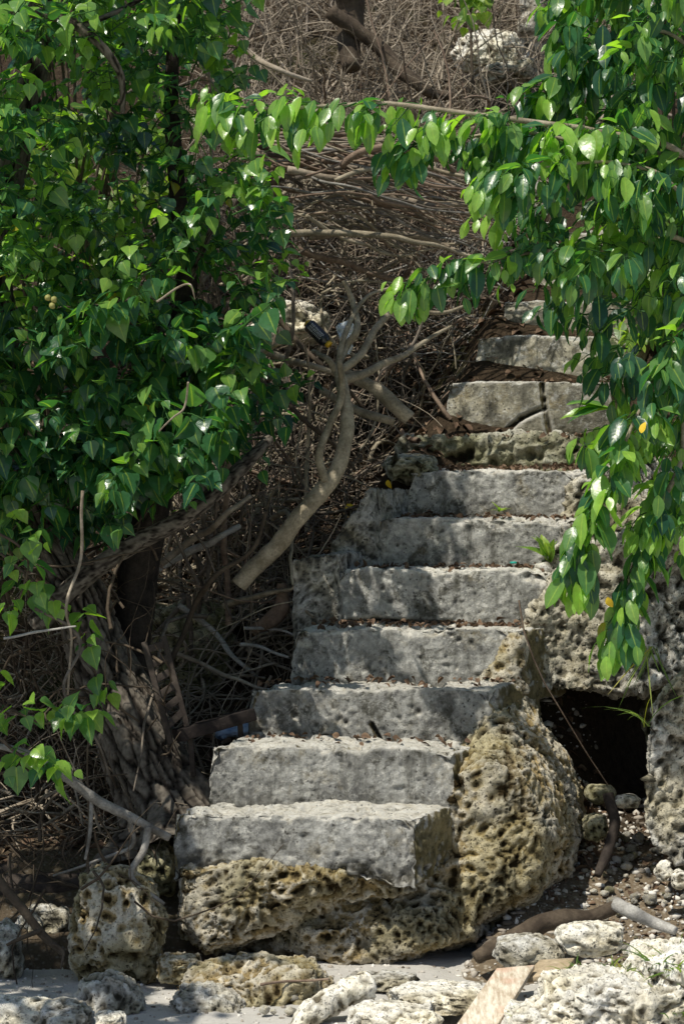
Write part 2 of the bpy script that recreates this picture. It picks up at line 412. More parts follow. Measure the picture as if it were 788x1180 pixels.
def grid(xs, ys, zf):
    X, Y = np.meshgrid(xs, ys, indexing='xy'); Z = zf(X, Y)
    V = np.stack([X, Y, Z], -1).reshape(-1, 3); nx, ny = len(xs), len(ys)
    i = np.arange(ny-1)[:, None]*nx+np.arange(nx-1)[None, :]
    Fc = np.stack([i, i+1, i+nx+1, i+nx], -1).reshape(-1, 4)
    return V, Fc
xs = np.concatenate([np.linspace(-30, -3.2, 40), np.arange(-3, 3.4, .028), np.linspace(3.6, 30, 40)])
ys = np.concatenate([np.arange(6.5, 13.6, .028), np.linspace(13.8, 40, 50)])
V, Fc = grid(xs, ys, H); tag(mk('hillside', V, Fc, M['soil']), kind='structure', label='steep brown hillside of soil and leaf litter behind the staircase')
xs2 = np.concatenate([np.linspace(-60, -2.2, 40), np.arange(-2, 2.4, .02), np.linspace(2.5, 60, 40)])
ys2 = np.concatenate([np.linspace(-60, 5.2, 50), np.arange(5.3, 7.6, .02), np.linspace(7.7, 9, 6)])
def HS(X, Y):
    p = np.stack([X, Y, X*0], -1).reshape(-1, 3)
    near = np.exp(-((Y-6.6)/2.5)**2)
    return (fbm(p, 1.4, 3, 40)*.05+fbm(p, 7, 3, 41)*.015).reshape(X.shape)*near+np.where(Y < 5, (Y-5)*.02, 0).clip(-.8, 0)
V, Fc = grid(xs2, ys2, HS); tag(mk('sand', V, Fc, M['sand']), kind='structure', label='pale grey beach sand at the foot of the staircase')

# ------------------------------------------------------------------ staircase
# step: left px, right px, top py at left, top py at right, bottom py, distance
ST = [(197, 479, 934, 943, 1010, 7.00), (240, 523, 855, 866, 940, 7.27), (284, 566, 787, 797, 868, 7.54), (336, 598, 722, 727, 800, 7.81),
      (382, 634, 656, 658, 735, 8.08), (423, 650, 598, 598, 668, 8.35), (470, 668, 542, 539, 610, 8.62), (446, 668, 503, 503, 560, 8.90),
      (514, 706, 438, 438, 512, 9.17), (548, 730, 387, 386, 450, 9.44), (579, 756, 345, 344, 398, 9.71), (612, 784, 304, 303, 356, 9.98),
      (646, 812, 264, 263, 318, 10.25), (676, 838, 226, 225, 276, 10.52)]
DV = np.array([.46, .89, 0])
stair = empty('staircase', (-.2, 7.0, 0), 'weathered concrete staircase cast on a pitted limestone block, climbing up to the right', 'staircase')
for i, (L, R, tl, tr, bt, Y) in enumerate(ST):
    a = W(L, tl, Y+.07); b = W(R, tr, Y-.07); zt = .5*(a[2]+b[2]); a[2] = b[2] = zt
    zb = W(R, bt, Y)[2]-.03
    depth = .50 if i < 13 else .9
    D = DV*depth
    q = [a, b, b+D, a+D]
    if i == 7: q[0] = a+DV*.10; q[1] = b+DV*.06
    pts = [p.copy() for p in q]+[np.array([p[0], p[1], zb]) for p in q]
    for k, p in enumerate(pts[:4]): p[2] += random.uniform(-.006, .006)
    V, Fc, N = solid([pts], .0075 if i < 8 else .009, 3 if i < 8 else 1)
    s = 100+i*13
    # chipped arrises: soft parts of the edge worn back
    edge = np.exp(-((V[:, 2]-zt)/.03)**2)
    d = .010*fbm(V, 5, 4, s)+.006*fbm(V, 22, 3, s+1)-edge*.020*sst(.0, .6, fbm(V, 7, 3, s+2))
    d += .012*fbm(V, 2.2, 2, s+40)
    for cc in (a, b): d -= .035*np.exp(-(np.linalg.norm(V-cc, axis=1)/.07)**2)*(1+.8*vnoise(V*20, s))
    d -= .012*sst(.33, .10, worley(V, 16, s+3))*sst(.0, .3, fbm(V, 5, 2, s+6))
    d += .004*ridged(V, 30, 2, s+4)+.005*fbm(V, 60, 2, s+12)-.006*sst(.45, .1, worley(V, 42, s+15))*sst(-.1, .4, fbm(V, 7, 2, s+16))
    edge2 = np.exp(-((V[:, 2]-zt)/.018)**2); d -= edge2*.028*sst(.0, .45, fbm(V, 16, 3, s+22))
    if i == 0:   # ragged lower lip
        low = sst(zb+.12, zb, V[:, 2]); d += low*(.05*fbm(V, 11, 3, 5)-.012-.035*sst(.5, .1, worley(V, 17, 9)))
    if i == 7:   # crumbled step, moss and rubble
        d += .07*fbm(V, 6, 4, 77)-.05*sst(.5, .1, worley(V, 14, 8))+.02*ridged(V, 25, 2, 4)
    if i > 7: d = d*.5
    V2 = V+N*d[:, None]
    if i == 0: V2[:, 2] += low*.03*fbm(V*[1, 1, .2], 9, 3, 55)
    px = CX+F*V[:, 0]/V[:, 1]; py = CY-F*(V[:, 2]-CAMZ)/V[:, 1]
    if i == 8:
        seg = [((623, 430), (626, 460)), ((626, 460), (634, 505)), ((626, 470), (600, 482)), ((600, 482), (584, 496))]
    elif i == 3:
        seg = [((500, 722), (520, 724))]
    elif i == 4:
        seg = [((402, 716), (520, 718)), ((428, 714), (470, 718))]
    elif i == 2:
        seg = [((428, 835), (440, 858))]
    else: seg = []
    for (x0, y0), (x1, y1) in seg:
        t = np.clip(((px-x0)*(x1-x0)+(py-y0)*(y1-y0))/((x1-x0)**2+(y1-y0)**2), 0, 1)
        dd = np.hypot(px-x0-t*(x1-x0), py-y0-t*(y1-y0))
        V2 += np.array([.2, .97, 0])*(.045*np.exp(-(dd/2.4)**2))[:, None]*(N[:, 1] < -.3)[:, None]
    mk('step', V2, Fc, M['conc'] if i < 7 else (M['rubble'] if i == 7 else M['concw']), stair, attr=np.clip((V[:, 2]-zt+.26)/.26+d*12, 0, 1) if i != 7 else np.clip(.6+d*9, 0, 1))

def box8(pts_front, dvec):
    return [p for p in pts_front]+[p+np.array(dvec) for p in pts_front]
def prism(pxs, Y, dv):
    f = [W(x, y, Y) for x, y in pxs]; return f+[p+np.array(dv) for p in f]
def hull2(pa, Ya, pb_, Yb, dv=(.15, .4, 0)):
    q = [W(x, y, Yb) for x, y in pb_]
    return [W(x, y, Ya) for x, y in pa]+q+[p+np.array(dv) for p in q]
chunks = [
    prism([(206, 990), (480, 995), (478, 1030), (300, 1040), (210, 1060)], 7.07, (.45, .9, 0)),
    hull2([(206, 1000), (300, 998), (400, 1012), (330, 1045), (262, 1075), (236, 1092), (208, 1060)], 6.96, [(199, 995), (380, 1000), (380, 1050), (270, 1090), (238, 1106), (206, 1078)], 7.12, (.3, .6, 0)),
    prism([(215, 1010), (500, 1010), (500, 1110), (380, 1122), (260, 1100)], 7.26, (.35, .8, 0)),
    hull2([(370, 1075), (440, 1058), (500, 1050), (505, 1085), (440, 1105), (385, 1105)], 7.06, [(300, 1062), (430, 1040), (520, 1010), (545, 1080), (480, 1112), (380, 1122), (310, 1108)], 7.2, (.3, .6, 0)),
    hull2([(520, 900), (560, 880), (605, 900), (625, 960), (600, 1020), (540, 1060), (500, 1080), (500, 1000)], 7.18,
          [(512, 870), (560, 815), (588, 812), (626, 862), (660, 925), (668, 970), (655, 1010), (600, 1055), (540, 1090), (500, 1104)], 7.48, (.10, .5, 0)),
    prism([(500, 870), (560, 795), (588, 740), (598, 735), (598, 795), (604, 845), (600, 900)], 7.74, (.03, .6, 0)),
    prism([(345, 770), (600, 780), (600, 1000), (345, 980)], 7.95, (.15, .5, 0)),
    prism([(262, 880), (500, 880), (500, 1040), (250, 1030)], 7.45, (.3, .6, 0)),
]
V, Fc, N = solid(chunks, .0082, 8)
V, cav = karst(V, Fc, N, .055, .017, 3)
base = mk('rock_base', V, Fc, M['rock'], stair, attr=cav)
# cheek wall of rubble on the left of the upper flight
V, Fc, N = solid([prism([(335, 648), (352, 640), (384, 636), (390, 800), (338, 795)], 8.10, (.30, .55, .0)), prism([(380, 628), (425, 560), (440, 700), (380, 720)], 8.35, (.25, .5, 0))], .010, 5)
V, cav = karst(V, Fc, N, .02, .008, 12)
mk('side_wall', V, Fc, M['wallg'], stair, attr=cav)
V, Fc, N = solid([prism([(628, 640), (700, 560), (760, 600), (750, 740), (640, 750), (600, 730)], 8.1, (.45, .9, 0)),
                  prism([(655, 560), (720, 520), (740, 640), (650, 620)], 8.5, (.45, .8, 0))], .010, 5)
V, cav = karst(V, Fc, N, .045, .020, 21)
mk('side_wall', V, Fc, M['rockg'], stair, attr=cav)

# ------------------------------------------------------------------ rocks that stand alone
def rock_hull(name, label, chunks, mat, s, voxel=.010, big=.05, pit=.02, cat='rock', group=None, sm=6):
    V, Fc, N = solid(chunks, voxel, sm); V, cav = karst(V, Fc, N, big, pit, s)
    return tag(mk(name, V, Fc, mat, attr=cav), label, cat, group)
def rock(name, label, px, py, Y, w, h, d, mat, s, sub=5, big=.03, pit=.014, block=.3, rot=0., cat='rock', group=None):
    c = W(px, py, Y); V, Fc = ico(c, (w, d, h), sub, s, block, rot)
    N = vnormals(V, Fc); V, cav = karst(V, Fc, N, big, pit, s)
    return tag(mk(name, V, Fc, mat, attr=cav), label, cat, group)

rock_hull('rock_ledge', 'limestone ledge overhanging the dark hollow right of the stairs',
          [prism([(604, 730), (640, 660), (760, 600), (900, 600), (900, 750), (756, 762), (720, 790), (690, 803), (655, 792), (616, 790)], 7.95, (.3, 1.1, .15)),
           prism([(660, 640), (900, 560), (900, 700), (660, 720)], 8.2, (.3, 1.2, .1))], M['rockg'], 31, .011, .085, .02)
rock_hull('rock_outcrop', 'grey pitted limestone outcrop at the right edge below the ledge',
          [prism([(752, 815), (790, 770), (900, 760), (900, 1010), (800, 1000), (760, 985), (742, 950), (740, 880)], 7.35, (.35, .9, 0))], M['rockg'], 33, .010, .04, .022)
rock_hull('cave_wall', 'dark rock face closing the back of the hollow',
          [[(.75, 8.85, .1), (2.2, 8.75, .1), (2.2, 9.4, .1), (.75, 9.4, .1), (.75, 8.85, 1.4), (2.2, 8.75, 1.4), (2.2, 9.4, 1.4), (.75, 9.4, 1.4)]], M['rockd'], 35, .02, .06, .02, 'rock')

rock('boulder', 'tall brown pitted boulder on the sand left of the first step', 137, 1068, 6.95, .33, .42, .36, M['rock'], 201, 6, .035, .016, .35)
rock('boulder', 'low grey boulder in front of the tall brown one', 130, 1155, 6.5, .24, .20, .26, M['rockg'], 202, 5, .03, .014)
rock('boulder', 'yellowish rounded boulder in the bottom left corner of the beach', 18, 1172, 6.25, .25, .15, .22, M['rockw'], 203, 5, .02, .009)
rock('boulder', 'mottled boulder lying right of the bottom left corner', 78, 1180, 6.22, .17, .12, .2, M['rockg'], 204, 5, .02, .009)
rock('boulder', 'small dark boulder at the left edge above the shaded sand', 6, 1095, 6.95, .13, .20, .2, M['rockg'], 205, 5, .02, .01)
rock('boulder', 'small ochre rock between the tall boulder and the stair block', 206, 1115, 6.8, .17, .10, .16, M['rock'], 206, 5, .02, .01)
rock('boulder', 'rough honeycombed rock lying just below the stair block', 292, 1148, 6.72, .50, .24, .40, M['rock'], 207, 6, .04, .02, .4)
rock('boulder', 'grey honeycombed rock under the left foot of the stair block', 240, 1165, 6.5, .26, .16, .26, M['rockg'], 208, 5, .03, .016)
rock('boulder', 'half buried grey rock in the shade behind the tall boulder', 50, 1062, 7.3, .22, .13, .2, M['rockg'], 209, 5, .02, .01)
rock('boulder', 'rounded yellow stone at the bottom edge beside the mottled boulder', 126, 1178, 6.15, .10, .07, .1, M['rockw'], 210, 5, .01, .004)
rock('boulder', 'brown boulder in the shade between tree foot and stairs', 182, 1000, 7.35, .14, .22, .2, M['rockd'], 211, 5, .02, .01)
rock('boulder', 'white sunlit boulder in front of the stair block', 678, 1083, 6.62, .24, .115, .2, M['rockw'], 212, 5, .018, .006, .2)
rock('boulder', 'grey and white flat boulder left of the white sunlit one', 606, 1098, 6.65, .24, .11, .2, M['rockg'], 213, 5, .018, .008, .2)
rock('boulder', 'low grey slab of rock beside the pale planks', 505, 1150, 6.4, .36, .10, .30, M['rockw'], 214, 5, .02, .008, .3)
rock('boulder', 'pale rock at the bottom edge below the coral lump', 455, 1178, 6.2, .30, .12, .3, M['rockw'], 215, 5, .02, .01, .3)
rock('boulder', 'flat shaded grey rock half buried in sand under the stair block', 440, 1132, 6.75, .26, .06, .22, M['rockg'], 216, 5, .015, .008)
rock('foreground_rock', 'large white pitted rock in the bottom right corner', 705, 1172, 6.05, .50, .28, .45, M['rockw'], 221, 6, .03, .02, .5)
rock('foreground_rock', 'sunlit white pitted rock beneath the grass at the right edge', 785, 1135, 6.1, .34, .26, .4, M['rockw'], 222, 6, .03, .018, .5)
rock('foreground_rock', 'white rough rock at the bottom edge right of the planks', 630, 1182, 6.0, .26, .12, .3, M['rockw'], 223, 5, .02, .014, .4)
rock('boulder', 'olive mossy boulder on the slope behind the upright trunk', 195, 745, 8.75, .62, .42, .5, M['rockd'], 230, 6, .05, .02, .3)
rock('boulder', 'pale boulder caught among the branches above the black bottle', 335, 372, 9.9, .40, .22, .4, M['rockw'], 231, 5, .03, .01, .2)
rock('boulder', 'small tan boulder left of the pale one among the branches', 300, 385, 9.8, .16, .10, .2, M['rockw'], 232, 4, .02, .006)
rock('boulder', 'white boulder at the top of the slope left of the pillar', 562, 60, 12.0, .40, .26, .4, M['rockw'], 233, 6, .035, .012, .4)
rock('boulder', 'grey boulder below the white one at the top of the slope', 585, 88, 11.9, .34, .16, .4, M['rockg'], 234, 5, .035, .012, .4)
rock('boulder', 'mossy grey boulder left of the crumbled step', 474, 540, 8.8, .26, .16, .3, M['rubble'], 235, 5, .02, .012, .3)
rock('boulder', 'grey boulder between the upper steps and the roots', 600, 232, 10.9, .34, .26, .4, M['rockg'], 236, 5, .03, .012, .4)
rock('stone', 'smooth dark green stone in the mouth of the hollow', 690, 915, 7.75, .11, .07, .1, M['rockd'], 241, 4, .008, .002, .2, cat='stone')
rock('stone', 'rounded pitted yellow stone beside the stair block', 686, 953, 7.6, .10, .10, .1, M['rockd'], 242, 5, .01, .008, .2, cat='stone')
rock('stone', 'oblong pale green stone in the mouth of the hollow', 722, 924, 7.75, .11, .06, .1, M['rockw'], 243, 4, .006, .001, .2, cat='stone')
rock('stone', 'round white stone with a hollow right of the gravel', 765, 1004, 7.25, .075, .075, .07, M['rockw'], 244, 4, .008, .006, .2, cat='stone')
rock('stone', 'white stone at the right edge beside the round one', 783, 1014, 7.2, .06, .06, .07, M['rockw'], 245, 4, .006, .003, .2, cat='stone')

# masonry pillar at the top of the slope
V, Fc, N = solid([prism([(598, -40), (624, -40), (622, 95), (600, 100)], 12.3, (.1, .5, 0)), prism([(592, -60), (640, -60), (640, -30), (594, -30)], 12.25, (.1, .6, 0)),
                  prism([(596, 18), (617, 16), (616, 34), (596, 36)], 12.2, (.1, .5, 0))], .016, 2)
V, cav = karst(V, Fc, N, .02, .008, 61)
tag(mk('stone_pillar', V, Fc, M['rockg'], attr=cav), 'grey stone pillar standing at the head of the stairs', 'pillar')

# pebbles: each its own stone
pb = []
for k in range(6):
    V, Fc = ico((0, 0, 0), (1, .9, .7), 3, 300+k, .2); V = V+vnormals(V, Fc)*(.18*fbm(V, 2.5, 3, k))[:, None]
    pb.append((V, Fc))
pm = [M['rockw'], M['rockg'], M['rockd']]
meshes = {}
def pebble(p, r, k, m, rot, label, group):
    key = (k, m)
    if key not in meshes:
        o = mk('pebble', pb[k][0], pb[k][1], pm[m], attr=np.full(len(pb[k][0]), .75)); meshes[key] = o.data
    else:
        o = bpy.data.objects.new('pebble', meshes[key]); COL.objects.link(o)
    o.location = tuple(p); o.scale = (r, r, r); o.rotation_euler = (0, 0, rot)
    tag(o, label, 'pebble', group)
n = 0
while n < 150:
    px = random.uniform(668, 800); py = random.uniform(925, 1065)
    Y = random.uniform(6.95, 7.9); x = (px-CX)/F*Y; x += random.uniform(-.02, .02)
    if x < stair_xl(Y)+1.02 and Y > 7.2: continue
    z = float(H(x, Y)); r = random.choice([.012, .016, .02, .028, .04])*random.uniform(.8, 1.3)
    pebble((x, Y, z+r*.12), r, random.randrange(6), random.choice([0, 1, 1, 2]), random.uniform(0, 6), 'small stone in the gravel below the hollow', 'stones in the gravel below the hollow'); n += 1
for k in range(60):
    px = random.uniform(180, 560); Y = random.uniform(6.35, 6.9); x = (px-CX)/F*Y
    r = random.choice([.010, .014, .02, .03])*random.uniform(.8, 1.3)
    z = float(HS(np.array([[x]]), np.array([[Y]]))[0, 0])
    pebble((x, Y, z+r*.15), r, random.randrange(6), random.choice([0, 1, 1]), random.uniform(0, 6), 'small stone on the sand before the stair block', 'stones scattered on the sand')

def gravel(name, label, N, fn, r0, mat, seed):
    g = np.random.default_rng(seed); bm = bmesh.new(); bmesh.ops.create_icosphere(bm, subdivisions=1, radius=1)
    v0 = np.array([v.co[:] for v in bm.verts]); f0 = np.array([[v.index for v in f.verts] for f in bm.faces]); bm.free()
    P = np.array([fn(g) for _ in range(N)]); sc = r0*(.3+1.5*g.random(N)**3)[:, None]*(.5+g.random((N, 3)))
    A = g.random(N)*6.28; jit = 1+.5*(g.random((N, len(v0)))-.5)
    X = v0[None]*jit[..., None]*sc[:, None]; c_, s_ = np.cos(A)[:, None], np.sin(A)[:, None]
    X = np.stack([X[..., 0]*c_-X[..., 1]*s_, X[..., 0]*s_+X[..., 1]*c_, X[..., 2]*.7], -1)+P[:, None]
    tag(mk(name, X.reshape(-1, 3), (f0[None]+(np.arange(N)*len(v0))[:, None, None]).reshape(-1, 3), mat, attr=np.repeat(g.random(N), len(v0)), smooth=False), label, 'gravel', kind='stuff')
M['grit'] = (lambda t: t.done(t.ramp(t.attr('cav').outputs['Fac'], (0., (.10, .08, .06)), (.4, (.34, .30, .25)), (.8, (.62, .59, .53)), (1., (.75, .72, .66))), .9))(NT('shell_grit'))
def g_sand(g):
    x = g.uniform(-1.25, .9); y = g.uniform(6.1, 7.1); return (x, y, float(HS(np.array([[x]]), np.array([[y]]))[0, 0])+.001)
def g_right(g):
    x = g.uniform(.35, 1.6); y = g.uniform(6.7, 8.4); return (x, y, float(H(np.array([x]), np.array([y]))[0])+.002)
gravel('gravel', 'shell and coral grit sprinkled on the beach sand', 1600, g_sand, .005, M['grit'], 1)
gravel('gravel', 'loose gravel on the ground below the hollow at the right', 3500, g_right, .011, M['grit'], 2)
# coral lump
c = TB(); c.tube([W(338, 1188, 6.2)+[0, 0, .0], W(365, 1166, 6.25), W(395, 1148, 6.3), W(424, 1136, 6.35)], [.030, .042, .036, .045], 90, 40)
V, Fc = c.arr(); N = vnormals(V, Fc); V, cav = karst(V, Fc, N, .02, .008, 71)
tag(mk('coral_branch', V, Fc, M['rockw'], attr=cav), 'pale knobbly coral branch lying at the bottom of the picture', 'coral')

# ------------------------------------------------------------------ leaves
HEART = ([0, .06, .22, .42, .65, .85, 1.], [.10, .34, .46, .40, .24, .09, 0])
OVAL = ([0, .12, .3, .5, .72, .9, 1.], [.03, .15, .235, .255, .20, .09, 0])
BLADE = ([0, .2, .4, .6, .8, .92, 1.], [.012, .02, .022, .02, .014, .007, 0])
def leaves(pos, axis, nrm, L, shape, fold=.25, droop=.18, rnd=None, widen=1.):
    """pos (N,3) leaf base, axis tip direction, nrm upper face"""
    pos, axis, nrm = (np.asarray(a, float) for a in (pos, axis, nrm)); N = len(pos)
    a = axis/np.linalg.norm(axis, axis=1, keepdims=True)
    n = nrm-(nrm*a).sum(1, keepdims=True)*a; n /= np.linalg.norm(n, axis=1, keepdims=True)+1e-9
    b = np.cross(a, n); t = np.array(shape[0]); w = np.array(shape[1])*widen; K = len(t)
    L = np.asarray(L, float).reshape(-1, 1, 1)
    dr = (droop*(.4+1.2*RNG.random(N)))[:, None]; fo = (fold*(.3+1.3*RNG.random(N)))[:, None]
    tw = (RNG.random(N)-.5)[:, None]*.35
    rows = []; cols = []
    rnd = RNG.random(N) if rnd is None else rnd
    wav = RNG.random(N)[:, None]*6
    for s in (-1, 0, 1):
        x = (s*w)[None, :].repeat(N, 0); z = fo*np.abs(x)-dr*t[None, :]**2+tw*x*t[None, :]+abs(s)*.025*np.sin(t[None, :]*9+wav+s)
        base = (-.06*abs(s)*(t < .05))[None, :] if shape is HEART else 0
        P = pos[:, None, :]+L*(a[:, None, :]*(t[None, :]+base)[..., None]+b[:, None, :]*x[..., None]+n[:, None, :]*z[..., None])
        rows.append(P)
        cc = np.zeros((N, K, 4)); cc[..., 0] = rnd[:, None]; cc[..., 1] = abs(s); cc[..., 2] = t[None, :]; cc[..., 3] = 1; cols.append(cc)
    V = np.stack(rows, 2).reshape(-1, 3); C = np.stack(cols, 2).reshape(-1, 4)   # N,K,3cols
    k = np.arange(K-1)[:, None]; c_ = np.arange(2)[None, :]
    q = np.stack([k*3+c_, k*3+c_+1, (k+1)*3+c_+1, (k+1)*3+c_], -1).reshape(-1, 4)
    Fc = (q[None]+(np.arange(N)*K*3)[:, None, None]).reshape(-1, 4)
    return V, Fc, C

def unit(v): return v/(np.linalg.norm(v, axis=-1, keepdims=True)+1e-9)
class Crown:
    def __init__(s): s.p = []; s.a = []; s.n = []; s.L = []; s.r = []; s.tw = []; s.tr = []; s.pt = []
    def shoot(s, P0, d, length, nl, L, down=.9, spread=.8, up=.7, r0=.004, young=0., petiole=.03, tone=None):
        d = unit(np.asarray(d, float)); K = 7; pts = [np.asarray(P0, float)]
        for k in range(K-1):
            d = unit(d+RNG.normal(0, .12, 3)+np.array([0, 0, -.05])); pts.append(pts[-1]+d*length/(K-1))
        pts = np.array(pts); s.tw.append(pts); s.tr.append(np.linspace(r0, r0*.35, K))
        ang = RNG.random()*6.28; tone = RNG.random() if tone is None else tone
        for k in range(nl):
            t = (k+.6)/nl; f = t*(K-1); i = min(int(f), K-2); P = pts[i]*(1-(f-i))+pts[i+1]*(f-i); T = unit(pts[i+1]-pts[i])
            ang += 2.4+RNG.normal(0, .25)
            A = unit(np.cross(T, [0.1, .2, 1.])); B = np.cross(T, A)
            side = A*math.cos(ang)+B*math.sin(ang)
            pd = unit(side*.8+T*.5+np.array([0, 0, .1])); base = P+pd*petiole*(.6+.8*RNG.random())
            ax = unit(side*spread+T*.45+np.array([0, 0, -down])+RNG.normal(0, .22, 3))
            nn = unit(np.array([-.25, -.35, up])+side*.65+RNG.normal(0, .30, 3))
            sz = L*(.38+.8*RNG.random()**.8)*(1-.35*t**3)
            s.p.append(base); s.a.append(ax); s.n.append(nn); s.L.append(sz)
            s.r.append(1. if RNG.random() < .004 else min(.97, max(0, .55*tone+.45*RNG.random()**1.5+young*t**2))); s.pt.append((P, base))
    def build(s, shape, mat, tmat, parent, widen=1., fold=.25, droop=.18, wname='shoot'):
        V, Fc, C = leaves(s.p, s.a, s.n, s.L, shape, fold, droop, np.array(s.r), widen)
        mk('crown', V, Fc, mat, parent, cattr=C)
        V, Fc = tubes(np.array(s.tw), np.array(s.tr), 5)
        pt = np.array(s.pt); P = np.stack([pt[:, 0], (pt[:, 0]+pt[:, 1])/2+[0, 0, .003], pt[:, 1]], 1)
        V2, F2 = tubes(P, np.full((len(P), 3), .0011), 3)
        if len(s.tw) > 30:
            tag(mk('twigs', np.vstack([V, V2]), np.vstack([Fc, F2+len(V)]), tmat, parent), kind='stuff')
        else:
            for a, b_ in zip(s.tw, s.tr):
                V, Fc = tubes(a[None], b_[None], 5); mk('twig', V, Fc, tmat, parent)

def inpoly(x, y, poly):
    c = False; j = len(poly)-1
    for i in range(len(poly)):
        xi, yi = poly[i]; xj, yj = poly[j]
        if (yi > y) != (yj > y) and x < (xj-xi)*(y-yi)/(yj-yi)+xi: c = not c
        j = i
    return c

# ---- left tree
tl = empty('tree', W(195, 950, 7.6), 'leaning tree with deeply furrowed trunk and heart-shaped leaves on the left', 'tree')
def bark_part(name, ctrl, r, parent, mat='bark', **k):
    V, Fc, d = bark_tube(ctrl, r, **k); return mk(name, V, Fc, M[mat], parent, attr=d)
bark_part('trunk', [W(205, 985, 7.55), W(192, 930, 7.6), W(160, 855, 7.65), W(128, 780, 7.7), W(92, 700, 7.75), W(55, 610, 7.9), W(20, 480, 8.05), W(0, 300, 8.1), W(40, 60, 8.1), W(60, -200, 8.1)],
          [.19, .165, .148, .13, .10, .075, .065, .06, .045, .03], tl, n=520, sides=150, amp=.014, seed=5, flare=.12, freq=34)
bark_part('limb', [W(160, 830, 7.95), W(152, 760, 7.9), W(160, 660, 7.9), W(176, 575, 7.9), W(190, 480, 7.9), W(215, 330, 7.9), W(200, 150, 7.8), W(210, -60, 7.8)],
          [.085, .085, .078, .068, .055, .04, .03, .015], tl, 'barkd', n=240, sides=40, amp=.006, seed=8, freq=40)
bark_part('limb', [W(40, 720, 7.65), W(90, 668, 7.6), W(140, 635, 7.58), W(205, 600, 7.6), W(262, 556, 7.7), W(310, 505, 7.9)], [.045, .04, .036, .034, .033, .02], tl, n=120, sides=28, amp=.003, seed=9, freq=60)
bark_part('limb', [W(60, 610, 7.9), W(130, 480, 7.9), W(200, 360, 7.9), W(250, 250, 7.8)], [.04, .028, .02, .01], tl, n=90, sides=20, amp=.003, seed=10, freq=60)
bark_part('limb', [W(150, 690, 7.95), W(136, 640, 7.9), W(128, 590, 7.9)], [.03, .028, .02], tl, 'barkd', n=40, sides=20, amp=.003, seed=14, freq=60)
bark_part('limb', [W(-30, 10, 7.4), W(60, 18, 7.4), W(110, 45, 7.4), W(140, 85, 7.45), W(142, 130, 7.5)], [.02, .02, .018, .014, .008], tl, n=60, sides=14, amp=.002, seed=11, freq=60)
bark_part('limb', [W(60, 40, 7.5), W(130, 15, 7.5), W(190, -20, 7.5)], [.014, .012, .008], tl, n=40, sides=12, amp=.002, seed=12, freq=60)
cl = Crown()
polyL = [(-420, -260), (240, -260), (285, -30), (262, 60), (270, 120), (300, 190), (335, 265), (318, 330), (268, 400), (322, 425), (318, 470), (262, 520), (235, 560), (170, 555), (110, 640), (60, 620), (40, 660), (-420, 640)]
n = 0
holes = [(100, 190, 45, 22), (20, 340, 30, 20), (30, 110, 25, 20), (232, 160, 22, 18), (165, 90, 26, 14), (70, 270, 24, 14), (205, 300, 20, 16), (120, 410, 22, 14), (20, 500, 20, 18), (250, 450, 18, 14), (250, 340, 25, 35), (60, 640, 60, 30)]
while n < 1350:
    px = random.uniform(-420, 340); py = random.uniform(-260, 665)
    if px < 0 and random.random() < .35: continue
    if not inpoly(px, py, polyL): continue
    if any(((px-a)/c_)**2+((py-b)/d_)**2 < 1 for a, b, c_, d_ in holes): continue
    bulge = fbm(np.array([[px*.009, py*.009, 0]]), 1, 2, 91)[0]
    Y = 7.3-.6*bulge-.25*math.sin(max(0, min(1, (330-px)/330))*3)+random.random()**1.5*.8+.35*max(0, min(1, (py-150)/350))+.30*max(0, min(1, (px-60)/60))
    p = W(px, py, Y)
    out = np.array([p[0]+1.1, -.9, .15+.2*random.random()])+RNG.normal(0, .5, 3)
    low = py > 400
    cl.shoot(p-unit(out)*.10, out, random.uniform(.16, .32), random.randint(6, 11), .086 if low else .072, down=random.uniform(.3, 1.2), spread=random.uniform(.6, 1.1), young=.25 if random.random() < .3 else 0, tone=min(1, max(0, .5+.9*fbm(np.array([[px*.02, py*.02, 3.]]), 1, 2, 17)[0]+random.uniform(-.2, .2)+.30-.60*max(0, min(1, py/450)))))  # tone painted lighter at the top for backlit leaves, darker lower down
    n += 1
for k in range(150):   # dense low skirt of the crown
    px = random.uniform(-60, 285); py = random.uniform(330, 600)
    if not inpoly(px, py, polyL) or any(((px-a)/c_)**2+((py-b)/d_)**2 < 1 for a, b, c_, d_ in holes): continue
    cl.shoot(W(px, py, random.uniform(7.25, 7.8)), np.array([.1, -.9, .1])+RNG.normal(0, .5, 3), random.uniform(.14, .26), random.randint(6, 10), .100, down=random.uniform(.5, 1.3), spread=random.uniform(.6, 1.0), tone=random.uniform(.1, .6))
for k in range(40):
    px = random.uniform(-60, 280); py = random.uniform(-40, 330)
    if any(((px-a)/c_)**2+((py-b)/d_)**2 < 1 for a, b, c_, d_ in holes): continue
    cl.shoot(W(px, py, random.uniform(7.15, 7.6)), np.array([.1, -.9, .2])+RNG.normal(0, .6, 3), random.uniform(.14, .26), random.randint(6, 10), .080, down=random.uniform(.3, 1.1), spread=random.uniform(.6, 1.0), young=.3, tone=random.uniform(.4, 1.))
for k in range(260):   # unseen crown over the beach, left of the frame, added to shade the sand
    cl.shoot((random.uniform(-3.6, -1.75), random.uniform(4.7, 6.6), random.uniform(2.5, 3.7)), RNG.normal(0, 1, 3), .3, 9, .13, tone=random.random())
bark_part('limb', [(-1.6, 7.9, 1.7), (-2.1, 7.2, 2.4), (-2.8, 6.4, 2.9), (-3.5, 5.8, 3.3)], [.06, .045, .03, .015], tl, n=60, sides=14, amp=.003, seed=15, freq=60)  # unseen limb added to carry the shading shoots
cl.build(HEART, M['leafL'], M['green'], tl, 1.0)
